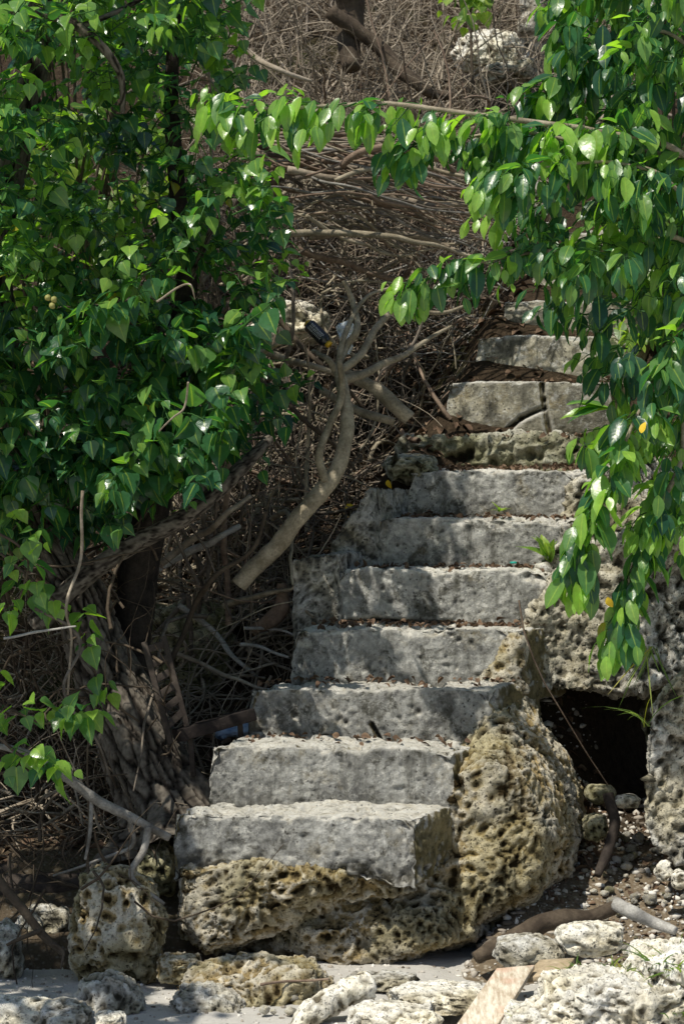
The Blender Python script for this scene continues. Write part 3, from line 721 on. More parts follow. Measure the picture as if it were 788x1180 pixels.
V, Fc = (lambda t: (t.arr()))((lambda t: [t.tube([W(55, 345, 7.1)+[0, 0, .03], W(55, 345, 7.1)], .001, 3, 4)] and t)(TB()))
fr = empty('fruit_cluster', W(60, 350, 6.85), 'three small round yellow-green fruits hanging in the heart-leaved tree', 'fruit')
mf = mat_plain('fruit_skin', (.22, .22, .06), (.30, .28, .09), 40, .5, .3)
for (x, y) in ((55, 343), (62, 345), (60, 352)):
    V, Fc = ico(W(x, y, 6.85), (.022, .022, .022), 3, 5); mk('fruit', V, Fc, mf, fr)

# small shoots low on the left
def sprig(label, pts, nsh, L, shape, mat, seed, name='leafy_sprig', cat='plant', widen=1.):
    e = empty(name, pts[0], label, cat); t = TB(); t.tube(pts, [.006, .003], 30, 6, .01, seed=seed); V, Fc = t.arr(); mk('stem', V, Fc, M['branchd'], e)
    c = Crown(); P = cr(pts, nsh+2)
    for k in range(1, nsh+2):
        c.shoot(P[k], RNG.normal(0, .6, 3)+np.array([.3, -.6, .2]), .10, random.randint(4, 6), L, young=.3, r0=.002, tone=.75)
    c.build(shape, M[mat], M['green'], e, widen)
sprig('bright heart-leaved sprig hanging at the left edge beside the leaning trunk', [W(-30, 800, 6.9), W(10, 815, 6.8), W(50, 832, 6.8), W(95, 822, 6.85)], 6, .085, HEART, 'leafL', 1)
sprig('short sprig of large heart leaves just above the grey driftwood branch', [W(0, 850, 6.7), W(20, 868, 6.65), W(45, 880, 6.65), W(62, 885, 6.65)], 4, .085, HEART, 'leafL', 2)
sprig('drooping sprig of leaves against the foot of the upright trunk', [W(0, 640, 7.3), W(50, 680, 7.25), W(90, 720, 7.3), W(110, 780, 7.35)], 5, .08, HEART, 'leafL', 3)
sprig('thin sprig with dark leaves hanging left of the leaning trunk', [W(-20, 600, 7.1), W(30, 640, 7.1), W(20, 700, 7.1)], 5, .08, HEART, 'leafL', 4)

# ---- right tree
tr = empty('tree', (1.75, 7.1, .1), 'overhanging tree with drooping oval leaves reaching in from the right', 'tree')
bark_part('trunk', [(1.75, 7.1, 0), (1.8, 7.1, .8), (1.72, 7.05, 1.8), (1.80, 7.1, 2.8), (1.9, 7.2, 4.2)], [.13, .11, .10, .08, .05], tr, n=160, sides=36, amp=.01, seed=31, flare=.1)
cr_ = Crown()
def limb(ctrl, r0, nsh, ln=.17, L=.105, nl=(5, 8), tip=True, young=.15, tone=(.3, .8)):
    t = TB(); P = cr(ctrl, 60); t.tube(ctrl, [r0, r0*.7, r0*.3], 60, 8, .012); V, Fc = t.arr(); mk('limb', V, Fc, M['branch'], tr)
    T = unit(np.gradient(P, axis=0))
    for k in range(nsh):
        i = int(59*(.15+.85*(k+.5)/nsh)); d = T[i]*.9+RNG.normal(0, .5, 3)+np.array([0, -.1, -.15])
        cr_.shoot(P[i], d, ln*random.uniform(.6, 1.2), random.randint(*nl), L, down=random.uniform(.5, 1.5), spread=.65, up=.6, r0=.003, petiole=.022, young=young, tone=random.uniform(*tone))
    if tip:
        for k in range(3): cr_.shoot(P[-1], T[-1]+RNG.normal(0, .2, 3), .12, 6, L, down=1.2, spread=.5, r0=.003, young=.5, tone=.8)
limb([(1.74, 7.05, 2.2), W(800, 190, 6.7), W(690, 150, 6.6), W(560, 132, 6.6), W(430, 118, 6.6), W(330, 122, 6.6), W(272, 122, 6.6)], .013, 42, .15, .100, young=.45, tone=(.45, .95))
limb([(1.74, 7.05, 2.2), W(800, 200, 6.75), W(700, 170, 6.7), W(600, 150, 6.7), W(520, 160, 6.7), W(480, 165, 6.7)], .010, 18, .16, .11, tone=(.2, .7))
limb([(1.76, 7.05, 1.9), W(800, 290, 6.7), W(720, 285, 6.7), W(640, 285, 6.7), W(560, 298, 6.7), W(488, 322, 6.7)], .010, 28, .14, .100, young=.3, tone=(.3, .9))
limb([(1.76, 7.05, 1.9), W(800, 240, 6.6), W(720, 190, 6.55), W(640, 190, 6.55), W(585, 205, 6.55)], .009, 24, .16, .100, young=.2)
limb([(1.76, 7.05, 1.7), W(810, 380, 6.6), W(770, 420, 6.5), W(730, 480, 6.5), W(705, 540, 6.5), W(680, 600, 6.5), W(668, 640, 6.5)], .009, 26, .13, .11, young=.25)
limb([(1.76, 7.05, 1.7), W(810, 450, 6.7), W(780, 540, 6.6), W(750, 600, 6.55), W(725, 660, 6.55), W(712, 715, 6.55)], .012, 24, .12, .105, young=.25)
limb([(1.8, 7.1, 2.6), W(800, 60, 6.9), W(740, 40, 6.9), W(690, 60, 6.9), W(650, 90, 6.9)], .009, 22, .16, .11, young=.2)
limb([(1.8, 7.1, 2.9), W(810, -60, 7.0), W(740, -40, 7.0), W(670, 0, 7.0), W(650, 30, 7.0)], .009, 22, .16, .11)
polyR = [(640, -150), (1150, -200), (1150, 620), (790, 640), (735, 580), (690, 510), (700, 430), (680, 380), (650, 330), (620, 270), (560, 230), (560, 170), (620, 110), (640, 40)]
n = 0
while n < 560:
    px = random.uniform(560, 1150); py = random.uniform(-200, 640)
    if px > 820 and random.random() < .5: continue
    if not inpoly(px, py, polyR): continue
    Y = random.uniform(6.55, 7.5)
    p = W(px, py, Y)
    cr_.shoot(p, np.array([-.9, -.5, -.1])+RNG.normal(0, .5, 3), random.uniform(.12, .24), random.randint(6, 9), .100, down=random.uniform(.5, 1.5), spread=.65, up=.6, r0=.003, petiole=.022, young=.15,
              tone=min(1, max(0, .42+.8*fbm(np.array([[px*.02, py*.02, 3.]]), 1, 2, 19)[0]+random.uniform(-.2, .25)))); n += 1
cr_.build(OVAL, M['leafR'], M['green'], tr, 1.0, fold=.3, droop=.22)

# ---- bushes further up the slope
def bush(label, poly, Y0, Y1, nsh, L, mat, seed, shape=HEART, group=None):
    xs_ = [a for a, b in poly]; ys_ = [b for a, b in poly]; c0 = np.mean([W(a, b, (Y0+Y1)/2) for a, b in poly], axis=0)
    gz = float(H(c0[0], c0[1], False)); e = empty('bush', (c0[0], c0[1], gz), label, 'bush', group); c = Crown(); n = 0; st = TB()
    while n < nsh:
        px = random.uniform(min(xs_), max(xs_)); py = random.uniform(min(ys_), max(ys_))
        if not inpoly(px, py, poly): continue
        p = W(px, py, random.uniform(Y0, Y1)); c.shoot(p, RNG.normal(0, .7, 3)+np.array([0, -.3, .5]), .2, random.randint(6, 9), L, r0=.003, tone=random.random()); n += 1
        if n % 6 == 0: st.tube([np.array([c0[0], c0[1], gz]), (p+c0)/2+RNG.normal(0, .05, 3), p], [.012, .003], 16, 5)
    c.build(shape, M[mat], M['green'], e); V, Fc = st.arr(); mk('stem', V, Fc, M['branchd'], e)
bush('sunlit yellow-green bush on the slope behind the left tree', [(-60, 120), (200, 130), (190, 330), (-60, 360)], 9.2, 9.9, 90, .10, 'leafB', 1)  # leaf colour brightened to stand in for sunlight on this bush
bush('dark leafy bush behind the leaves at the top left', [(-60, -80), (270, -80), (240, 80), (-60, 120)], 9.6, 10.6, 90, .11, 'leafL', 2)
bush('dark bush filling the slope beyond the oval-leaved tree', [(680, -60), (900, -60), (900, 300), (740, 320), (700, 200)], 9.0, 9.8, 130, .12, 'leafR', 3, OVAL)
bush('small yellow-green bush at the top edge left of the pillar', [(530, -30), (575, -30), (560, 10), (535, 25)], 11.3, 11.6, 9, .09, 'leafB', 4)
bush('low green bush among twigs right of the uppermost steps', [(715, 220), (800, 200), (800, 420), (730, 400)], 9.2, 9.9, 60, .11, 'leafB', 5, OVAL)

# ------------------------------------------------------------------ fallen wood
def wood(name, label, ctrl, r, mat, cat='branch', side=(), n=60, sides=14, wob=.015, group=None, cut=None):
    t = TB(); t.tube(ctrl, r, n, sides, wob, seed=len(label)); V, Fc = t.arr(); V = V+vnormals(V, Fc)*(.18*np.max(r)*fbm(V, 14, 4, len(label))+.10*np.max(r)*sst(.4, .1, worley(V, 12, 4)))[:, None]
    if side:
        e = empty(name, ctrl[0], label, cat, group); mk('stem', V, Fc, M[mat], e)
        for sc, sr in side:
            t = TB(); t.tube(sc, sr, 40, 10, wob*.8, seed=3); V, Fc = t.arr(); mk('side_branch', V, Fc, M[mat], e)
        return e
    return tag(mk(name, V, Fc, M[mat]), label, cat, group)
Yb = 8.05
wood('fallen_branch', 'thick bare sawn branch curving down the slope left of the stairs',
     [W(276, 673, Yb), W(312, 636, Yb), W(350, 590, Yb), W(385, 540, Yb+.05), W(400, 495, Yb+.1), W(398, 458, Yb+.15), W(388, 425, Yb+.2)], [.037, .035, .034, .032, .030, .026, .022], 'branch',
     side=[([W(377, 556, Yb), W(370, 525, Yb), W(380, 490, Yb+.05), W(393, 455, Yb+.1), W(390, 415, Yb+.1)], [.018, .015, .012]),
           ([W(388, 428, Yb+.2), W(400, 400, Yb+.3), W(412, 380, Yb+.3), W(408, 350, Yb+.4), W(398, 322, Yb+.4)], [.018, .015, .010]),
           ([W(390, 430, Yb+.2), W(420, 405, Yb+.3), W(436, 375, Yb+.4), W(460, 352, Yb+.5), W(505, 360, Yb+.6), W(540, 350, Yb+.7)], [.018, .014, .006]),
           ([W(395, 440, Yb+.2), W(430, 425, Yb+.35), W(470, 405, Yb+.5), W(520, 375, Yb+.7)], [.020, .015, .006]),
           ([W(390, 430, Yb+.2), W(400, 380, Yb+.3), W(420, 345, Yb+.4), W(450, 330, Yb+.5)], [.014, .010, .005]),
           ([W(389, 430, Yb+.2), W(378, 412, Yb+.2), W(360, 405, Yb+.4)], [.015, .012, .008])], n=90, sides=20)
wood('log', 'short sawn branch end pointing right, above the crumbled step', [W(395, 430, 8.7), W(430, 450, 8.65), W(455, 468, 8.6), W(471, 481, 8.6)], [.022, .028, .032, .03], 'branch', 'log')
wood('log', 'thinner sawn branch lying below the short sawn end', [W(370, 450, 8.9), W(410, 470, 8.8), W(440, 484, 8.7), W(455, 489, 8.7)], [.016, .018, .019], 'branch', 'log')
wood('driftwood', 'silver grey driftwood branch slanting down below the sprigs at the left', [W(-20, 855, 6.9), W(30, 868, 6.9), W(80, 898, 6.9), W(130, 930, 6.95), W(196, 966, 7.0)], [.010, .014, .018, .018, .014], 'greyd', 'driftwood',
     side=[([W(172, 952, 6.97), W(166, 978, 6.95), W(152, 1008, 6.9), W(190, 1040, 6.9)], [.014, .012, .006]), ([W(105, 915, 6.93), W(103, 960, 6.9), W(98, 990, 6.9)], [.008, .005]), ([W(150, 940, 6.95), W(155, 970, 7.), W(128, 985, 7.), W(60, 1010, 7.)], [.008, .007, .004])])
wood('fallen_branch', 'dark forked branch reaching down to the sand at the left edge', [W(-20, 985, 6.75), W(20, 1040, 6.7), W(45, 1075, 6.7), W(75, 1103, 6.7)], [.018, .016, .015, .010], 'branchd',
     side=[([W(45, 1075, 6.7), W(20, 1085, 6.65), W(8, 1090, 6.65)], [.009, .005]), ([W(60, 1090, 6.7), W(72, 1100, 6.7), W(70, 1120, 6.65)], [.008, .003])])
wood('log', 'dark log lying in shade behind the tall boulder', [W(-40, 1030, 7.5), W(60, 1022, 7.5), W(140, 1018, 7.55)], [.05, .05, .045], 'dwood', 'log', sides=24)
wood('log', 'dark plank-like log above the one behind the tall boulder', [W(-40, 1008, 7.6), W(60, 1004, 7.6), W(110, 1000, 7.6)], [.03, .03, .025], 'dwood', 'log', sides=24)
wood('fallen_branch', 'dark waterlogged branch along the foot of the stair block', [W(545, 1098, 6.9), W(590, 1078, 6.95), W(650, 1062, 7.0), W(720, 1044, 7.05)], [.022, .036, .034, .02], 'branchd', sides=28, wob=.03)
wood('driftwood', 'pale grey driftwood stick on the gravel at the right', [W(710, 1042, 6.85), W(730, 1052, 6.8), W(752, 1063, 6.8), W(778, 1074, 6.75)], [.022, .024, .02, .014], 'grey', 'driftwood')
wood('root', 'black root hanging down beside the stones under the ledge', [W(703, 915, 7.6), W(708, 950, 7.55), W(700, 985, 7.5), W(690, 1008, 7.45)], [.022, .020, .022, .012], 'dwood', 'root', sides=16)
wood('fallen_branch', 'pale bark-stripped branch stub leaning at the left of the cheek wall', [W(292, 727, 8.35), W(312, 716, 8.3), W(325, 700, 8.3), W(326, 672, 8.3)], [.02, .035, .035, .02], 'root', sides=20)
sticks = [
 ('pale stick lying on the slope right of the mossy boulder', [(205, 700), (240, 728), (270, 755), (292, 778)], 8.3, .012, 'grey'),
 ('long grey stick running from the slatted frame towards the steps', [(185, 740), (230, 762), (270, 780), (305, 792)], 8.1, .010, 'twig'),
 ('crooked dark branch rising past the sawn branch end', [(200, 765), (225, 700), (248, 662), (285, 640), (310, 590)], 8.0, .012, 'branchd'),
 ('pale crooked branch right of the upright trunk', [(185, 650), (225, 622), (255, 600), (290, 572)], 8.3, .016, 'twig'),
 ('second pale branch right of the upright trunk, below the first', [(180, 655), (215, 640), (250, 618), (275, 605)], 8.35, .018, 'grey'),
 ('thin pale stick below the cheek wall', [(275, 738), (305, 742), (335, 756)], 8.15, .008, 'grey'),
 ('white stick lying across the slope beside the cheek wall', [(280, 722), (310, 728), (335, 735)], 8.25, .007, 'grey'),
 ('upright brown stem left of the sawn branch', [(262, 720), (258, 640), (264, 560), (258, 480), (268, 400)], 8.4, .014, 'root'),
 ('thin upright stem beside the brown one', [(235, 690), (240, 620), (232, 540), (245, 470)], 8.35, .009, 'twigd'),
 ('slanting branch crossing behind the sawn branch', [(255, 400), (300, 440), (350, 480), (410, 540)], 8.7, .013, 'branchd'),
 ('long thin branch crossing above the black bottle', [(262, 330), (320, 372), (370, 420), (420, 470)], 9.0, .014, 'branchd'),
 ('pale thick branch under the pale boulder', [(280, 400), (320, 412), (360, 425), (395, 440)], 8.9, .018, 'branch'),
 ('tan broken branch left of the bottle', [(292, 425), (302, 408), (320, 398), (335, 392)], 8.5, .012, 'plank'),
 ('vertical branch rising through the tangle', [(335, 470), (328, 420), (340, 360), (330, 300)], 8.8, .010, 'twigd'),
 ('curved twig arching over the leaves left of the tangle', [(180, 350), (200, 335), (218, 326), (222, 345)], 7.0, .004, 'twig'),
 ('bare twig hanging below the heart leaves', [(218, 440), (212, 470), (200, 480), (188, 492)], 7.0, .004, 'twig'),
 ('pale forked twig across the shade at the left edge', [(0, 735), (40, 726), (85, 722)], 6.95, .005, 'grey'),
 ('hanging grey twig left of the leaning trunk', [(95, 560), (92, 640), (78, 700), (85, 740), (78, 800)], 7.1, .006, 'twig'),
 ('low crooked twig before the leaning trunk', [(40, 700), (90, 740), (75, 800), (110, 860), (125, 900)], 7.15, .006, 'twigd'),
 ('reddish stick lying on the honeycombed rock', [(300, 1136), (340, 1133), (382, 1130)], 6.5, .005, 'root'),
 ('fallen stem above the roots at the top of the slope', [(250, 35), (290, 60), (320, 78), (360, 92)], 9.6, .016, 'twig'),
 ('pale stick lying across the roots left of the upper steps', [(515, 245), (560, 252), (605, 260)], 9.9, .009, 'twig'),
 ('thin pale stick standing in the twigs above the upper steps', [(548, 210), (552, 250), (556, 295)], 9.9, .008, 'twig'),
 ('long stick slanting down right of the bottle', [(500, 330), (480, 390), (440, 430), (430, 470)], 8.9, .007, 'twigd'),
 ('thick brown limb lying at the top of the slope', [(380, 10), (440, 60), (480, 100), (520, 112)], 11.5, .045, 'branchd'),
 ('leaning dead trunk at the top of the slope left of the twigs', [(395, -30), (402, 20), (405, 75)], 11.6, .09, 'branchd'),
]
for lb, pts, Y, r, m in sticks:
    wood('stick', lb, [W(x, y, Y+.06*math.sin(k*2.1)) for k, (x, y) in enumerate(pts)], [r, r*.9, r*.6], m, 'stick', n=40, sides=9, wob=.02)

# roots sweeping over the bank: each its own
for k in range(120):
    t = random.random()**1.4
    x0 = random.uniform(250, 400); x1 = x0+random.uniform(150, 320); Y = 8.8+1.0*random.random()
    y0 = 140+.30*(x0-255)+random.uniform(0, 170)*t; y1 = y0+(x1-x0)*random.uniform(.10, .48)*(1.2-t)+random.uniform(-14, 14)
    if y1 > 300 and x1 > 500: x1 = 500
    x1 = min(x1, 612)
    bow = random.uniform(-42, 14); hook = random.uniform(-30, 34)
    pts = [W(x0+(x1-x0)*u, y0+(y1-y0)*u+bow*math.sin(u*3.1)+hook*u**3+random.uniform(-3, 3), Y+.3*u+random.uniform(-.06, .06)) for u in np.linspace(0, 1, 7)]
    r = random.choice([.004, .005, .006, .007, .009, .012, .018])
    wood('root', 'thin bare root in the brown sheaf sweeping over the bank' if r < .011 else 'stout bare root in the brown sheaf sweeping over the bank', pts, [r, r*.85, r*.35], random.choice(['root', 'root', 'twigd', 'branch', 'twig', 'greyd']), 'root', n=44, sides=7, wob=.028,
         group='thin roots of the brown sheaf' if r < .011 else 'stout roots of the brown sheaf')

# twig tangle: nobody could count it
def tangle(name, label, N, region, Yr, mat, rr, ln, dirv, lift=.25, K=9, seed=0, jit=.35, cat='twigs'):
    g = np.random.default_rng(seed); P = []; R = []
    while len(P) < N:
        px = g.uniform(region[0], region[1]); py = g.uniform(region[2], region[3])
        # nearest hillside point on that line of sight
        Ys = np.linspace(Yr[0], Yr[1], 60); X = (px-CX)/F*Ys; Z = CAMZ-(py-CY)/F*Ys
        hit = np.nonzero(H(X, Ys, False) > Z)[0]
        Y = (Ys[hit[0]] if len(hit) else Yr[1])-g.random()**1.6*lift*2
        p = np.array([(px-CX)/F*Y, Y, CAMZ-(py-CY)/F*Y])
        L = ln*(.4+1.2*g.random()); d = unit(np.array(dirv)*g.choice([-1, 1])+g.normal(0, .75, 3)); pts = [p]
        bend = g.normal(0, .16, 3)
        for k in range(K-1):
            d = unit(d+bend+g.normal(0, jit*.5, 3)); q = pts[-1]+d*L/(K-1); pts.append(q)
        P.append(pts); r = rr*(.4+1.6*g.random()**3); R.append(np.linspace(r, r*.3, K))
    P = np.array(P); hz = H(P[..., 0].ravel(), P[..., 1].ravel(), False).reshape(P.shape[:2])
    P[..., 2] = np.maximum(P[..., 2], hz-.03)
    xr = stair_xl(P[..., 1]); on = (P[..., 0] > xr+.02) & (P[..., 0] < xr+.95) & (P[..., 1] > 6.8) & (P[..., 1] < 10.6)
    keep = ~(on.any(axis=1)); P = P[keep]; R = np.array(R)[keep]
    V, Fc = tubes(P, R, 4); tag(mk(name, V, Fc, M[mat]), label, cat, kind='stuff')
tangle('dead_twigs', 'tangle of brown dead twigs covering the slope beside the stairs', 1300, (180, 620, 170, 640), (8.0, 12.5), 'twigd', .0048, .6, (.8, .1, -.35), .35, seed=1)
tangle('dead_twigs', 'pale dry twigs scattered through the tangle on the slope', 900, (200, 620, 150, 760), (8.0, 12.5), 'twig', .0036, .5, (.5, 0, -.5), .40, seed=2)
tangle('dead_branches', 'crooked pale branches lying over the tangle beside the stairs', 330, (190, 590, 160, 720), (8.0, 11.), 'branch', .0095, .9, (.75, .1, .6), .5, seed=9, jit=.16, K=14)
tangle('dead_branches', 'long brown branches arching down the slope beside the stairs', 300, (190, 600, 170, 700), (8.0, 11.5), 'root', .0075, 1.0, (.8, .1, .45), .55, seed=12, jit=.14, K=14)
tangle('dead_twigs', 'fine grey twigs across the roots beside the upper steps', 500, (380, 640, 180, 420), (8.6, 12.), 'grey', .003, .4, (.5, 0, .5), .5, seed=10)
tangle('dead_twigs', 'thin pale twigs lying over the brown sheaf of roots', 380, (270, 610, 140, 330), (8.6, 12.), 'twig', .0032, .45, (.8, .1, -.3), .9, seed=14)
tangle('dead_brush', 'grey dry brush covering the top of the slope', 2000, (260, 700, -60, 200), (9.5, 14.0), 'twig', .0045, .7, (.3, 0, .9), .45, seed=3, jit=.5)
tangle('dead_twigs', 'dry twigs and sticks littering the ground around the leaning tree', 900, (-40, 340, 560, 960), (7.7, 10.), 'twig', .0042, .5, (.7, 0, .3), .25, seed=4)
tangle('dead_branches', 'pale sticks piled on the slope between the tree and the cheek wall', 170, (170, 335, 560, 820), (7.9, 10.), 'twig', .0062, .45, (.8, 0, .25), .3, seed=15, jit=.2)  # sticks added in a pale colour to stand in for sunlight on the debris
tangle('dead_twigs', 'dark twigs hanging in the shade at the left edge', 380, (-60, 190, 640, 1040), (7.1, 8.2), 'branchd', .0045, .45, (.4, 0, -.8), .4, seed=5)
tangle('dead_twigs', 'hanging brown stems between the tree and the sawn branch', 420, (215, 330, 300, 720), (8.0, 10.5), 'twigd', .006, .9, (.1, 0, 1.), .45, seed=6, jit=.22)
tangle('dead_brush', 'dry stems on the slope behind the two trees', 900, (-60, 850, -60, 420), (9.0, 14.0), 'twigd', .006, .8, (.4, 0, .8), .5, seed=7, jit=.4)

# leaf litter and gravel
def litter(name, label, N, fn, L, mat, seed, cat='leaf litter'):
    g = np.random.default_rng(seed); pos = np.array([fn(g) for _ in range(N)]); ax = g.normal(0, 1, (N, 3))*[1, 1, .25]; nn = g.normal(0, .45, (N, 3))+[0, 0, 1]
    V, Fc, C = leaves(pos, ax, nn, L*(.4+.8*g.random(N)), OVAL, .6, .5, None, 1.5); tag(mk(name, V, Fc, mat, cattr=C), label, cat, kind='stuff')
M['litter'] = (lambda t: t.done(t.ramp(t.attr('lf').outputs['Fac'], (0., (.04, .026, .018)), (.5, (.12, .075, .048)), (.9, (.24, .17, .11))), .8, None, .2))(NT('dead_leaf'))
def f_slope(g):
    x = g.uniform(-1.6, 1.0); y = g.uniform(7.6, 11); return (x, y, float(HF(x, y))+.012)
_LU = {}
gx = np.arange(-2.5, 2.6, .04); gy = np.arange(6.5, 13, .04); GX, GY = np.meshgrid(gx, gy, indexing='ij'); GZ = H(GX, GY)
def HF(x, y):
    i = int((x+2.5)/.04); j = int((y-6.5)/.04); return GZ[min(max(i, 0), GZ.shape[0]-1), min(max(j, 0), GZ.shape[1]-1)]
litter('leaf_litter', 'brown fallen leaves covering the slope', 6000, f_slope, .05, M['litter'], 1)
def f_step(g):
    i = int(g.choice([1, 2, 3, 3, 4, 4, 5, 5, 6, 6, 6, 6, 7, 7, 8, 9])); L, R, tl_, tr_, bt, Y = ST[i]
    nx = ST[i+1]; u = g.random(); v = 1-g.random()**2.5
    if u < .25 or g.random() < .5: pass
    a = W(L, tl_, Y+.07)*(1-u)+W(R, tr_, Y-.07)*u; a = a+DV*(.06+.20*v); a[2] = .5*(W(L, tl_, Y+.07)[2]+W(R, tr_, Y-.07)[2])+.006+.015*g.random()*v; return tuple(a)
litter('leaf_litter', 'brown leaf crumbs lying on the treads of the steps', 1100, f_step, .03, M['litter'], 2)
def f_gravel(g):
    x = g.uniform(.75, 1.6); y = g.uniform(6.85, 8.3); return (x, y, float(HF(x, y))+.006)
litter('leaf_litter', 'brown leaf scraps and chips on the gravel below the hollow', 1500, f_gravel, .03, M['litter'], 3)

# single fallen yellow leaves
M['yl'] = mat_plain('yellow_leaf', (.55, .38, .02), (.62, .45, .04), 30, .6)
for (x, y, Y, lb, ax) in ((398, 586, 8.5, 'bright yellow fallen leaf on the twigs left of the stairs', (1, 0, .6)), (739, 499, 6.35, 'bright yellow leaf caught among the oval leaves', (.2, 0, 1)), (447, 553, 8.55, 'yellow fallen leaf at the left end of the crumbled step', (.1, 0, -1)),
                       (700, 688, 6.4, 'pale yellow withered leaf hanging below the oval leaves', (.35, 0, -1))):
    V, Fc, C = leaves([W(x, y, Y)], [ax], [(-.6, -.8, .6)], [.038], OVAL, .9, .5, None, 1.3); tag(mk('fallen_leaf', V, Fc, M['yl'], cattr=C), lb, 'leaf')

# ------------------------------------------------------------------ grass and weeds
def tuft(label, base, n, L, spread, seed, name='grass_tuft', lean=(0, 0, 0), mat='grass', wd=1.):
    g = np.random.default_rng(seed); P = np.array(base)+g.normal(0, 1, (n, 3))*[spread, spread, .0]; K = 7
    d0 = unit(g.normal(0, .45, (n, 3))*[1, 1, .2]+[0, 0, 1]+np.array(lean)); Ls = L*(.4+.8*g.random(n))
    pts = []; d = d0.copy(); q = P.copy()
    for k in range(K):
        pts.append(q.copy()); d = unit(d+np.array([0, 0, -.16])*1.+unit(d*[1, 1, 0])*.12); q = q+d*(Ls/(K-1))[:, None]
    pts = np.stack(pts, 1); side = unit(np.cross(d0, g.normal(0, 1, (n, 3)))); w = .0028*wd*np.sin(np.linspace(.5, 3.1, K))[None, :, None]*(.7+.6*g.random((n, 1, 1)))
    V = np.stack([pts-side[:, None]*w, pts+side[:, None]*w], 2).reshape(-1, 3)
    q = np.array([[2*k, 2*k+1, 2*k+3, 2*k+2] for k in range(K-1)]); Fc = (q[None]+(np.arange(n)*K*2)[:, None, None]).reshape(-1, 4)
    C = np.ones((n, K, 2, 4)); C[..., 0] = g.random((n, 1, 1)); C[..., 1] = 1; C[..., 2] = 0
    tag(mk(name, V, Fc, M[mat], cattr=C.reshape(-1, 4)), label, 'grass')
tuft('thick sunlit grass tuft on the white rock at the right edge', W(775, 1122, 6.0), 130, .14, .035, 1)
tuft('grass tuft at the right edge, lower than the thick one', W(788, 1165, 5.95), 110, .13, .04, 2)
tuft('small grass tuft between the planks and the white pitted rocks', W(668, 1128, 6.25), 45, .09, .02, 3)
tuft('tiny green grass tuft in the bottom edge rocks', W(600, 1178, 6.0), 25, .06, .015, 4)
tuft('sparse grass blades on top of the white foreground rock', W(720, 1125, 6.1), 30, .10, .03, 5)
tuft('long thin grass blades arching in front of the dark hollow', W(746, 838, 7.2), 9, .26, .010, 6, lean=(-.45, -.2, 0), mat='grass', wd=.6)
tuft('hanging grass blades below the oval leaves by the hollow', W(752, 745, 7.3), 14, .28, .015, 7, lean=(-.1, -.3, -1.6), mat='grass')
def weed(label, base, n, L, fan, seed, mat='leafR', shape=OVAL, widen=.55):
    e = empty('weed', base, label, 'plant'); g = np.random.default_rng(seed); ax = []; 
    for k in range(n): ax.append([fan[0]+g.normal(0, .4), -.3+g.normal(0, .3), fan[1]+g.normal(0, .35)])
    V, Fc, C = leaves([base]*n, ax, g.normal(0, .3, (n, 3))+[0, -.4, 1], L*(.6+.5*g.random(n)), shape, .3, .35, g.random(n)*.6+.4, widen); mk('leaf', V, Fc, M[mat], e, cattr=C)
weed('green weed with long narrow leaves at the right end of the ninth step', W(700, 470, 8.9), 6, .20, (-1, .15), 1)
weed('small pale green weed growing at the right end of the dark steps', W(634, 648, 8.1), 9, .13, (-.1, .9), 2, 'leafB', OVAL, .8)
weed('tiny green weed in the joint of the crumbled step', W(575, 590, 8.45), 6, .05, (0, 1), 3, 'leafB')

# ------------------------------------------------------------------ man-made things
def bar(p, q, w, h):
    p = np.asarray(p, float); q = np.asarray(q, float); t = unit(q-p); u = np.array([0, -1., 0]); s = unit(np.cross(t, u)); u = np.cross(s, t)
    V = np.array([a+s*w/2*i+u*h/2*j for a in (p, q) for i, j in ((-1, -1), (1, -1), (1, 1), (-1, 1))])
    return V, np.array([[0, 1, 2, 3], [7, 6, 5, 4], [0, 4, 5, 1], [1, 5, 6, 2], [2, 6, 7, 3], [3, 7, 4, 0]])
def bevel_obj(o, w=.003):
    m = o.modifiers.new('bevel', 'BEVEL'); m.width = w; m.segments = 2; return o
ch = empty('broken_chair', W(205, 860, 7.55), 'dark broken chair with slatted back leaning against the leaning tree trunk', 'chair')
A0, A1, B0, B1 = W(166, 740, 7.5), W(197, 858, 7.45), W(188, 733, 7.55), W(216, 838, 7.5)
for p, q, nme in ((A0, A1, 'back_post'), (B0, B1, 'back_post')):
    V, Fc = bar(p, q, .022, .02); bevel_obj(mk(nme, V, Fc, M['dwood'], ch, smooth=False))
for k in range(6):
    u = .08+.15*k; V, Fc = bar(A0*(1-u)+A1*u, B0*(1-u)+B1*u, .028, .010); bevel_obj(mk('back_slat', V, Fc, M['dwood'], ch, smooth=False))
V, Fc = bar(W(203, 848, 7.5), W(290, 823, 7.6), .045, .12); bevel_obj(mk('seat', V, Fc, M['redwood'], ch, smooth=False))
V, Fc = bar(W(219, 846, 7.5), W(223, 895, 7.5), .02, .02); bevel_obj(mk('leg', V, Fc, M['dwood'], ch, smooth=False))
V, Fc = bar(W(276, 828, 7.6), W(279, 870, 7.6), .02, .02); bevel_obj(mk('leg', V, Fc, M['dwood'], ch, smooth=False))

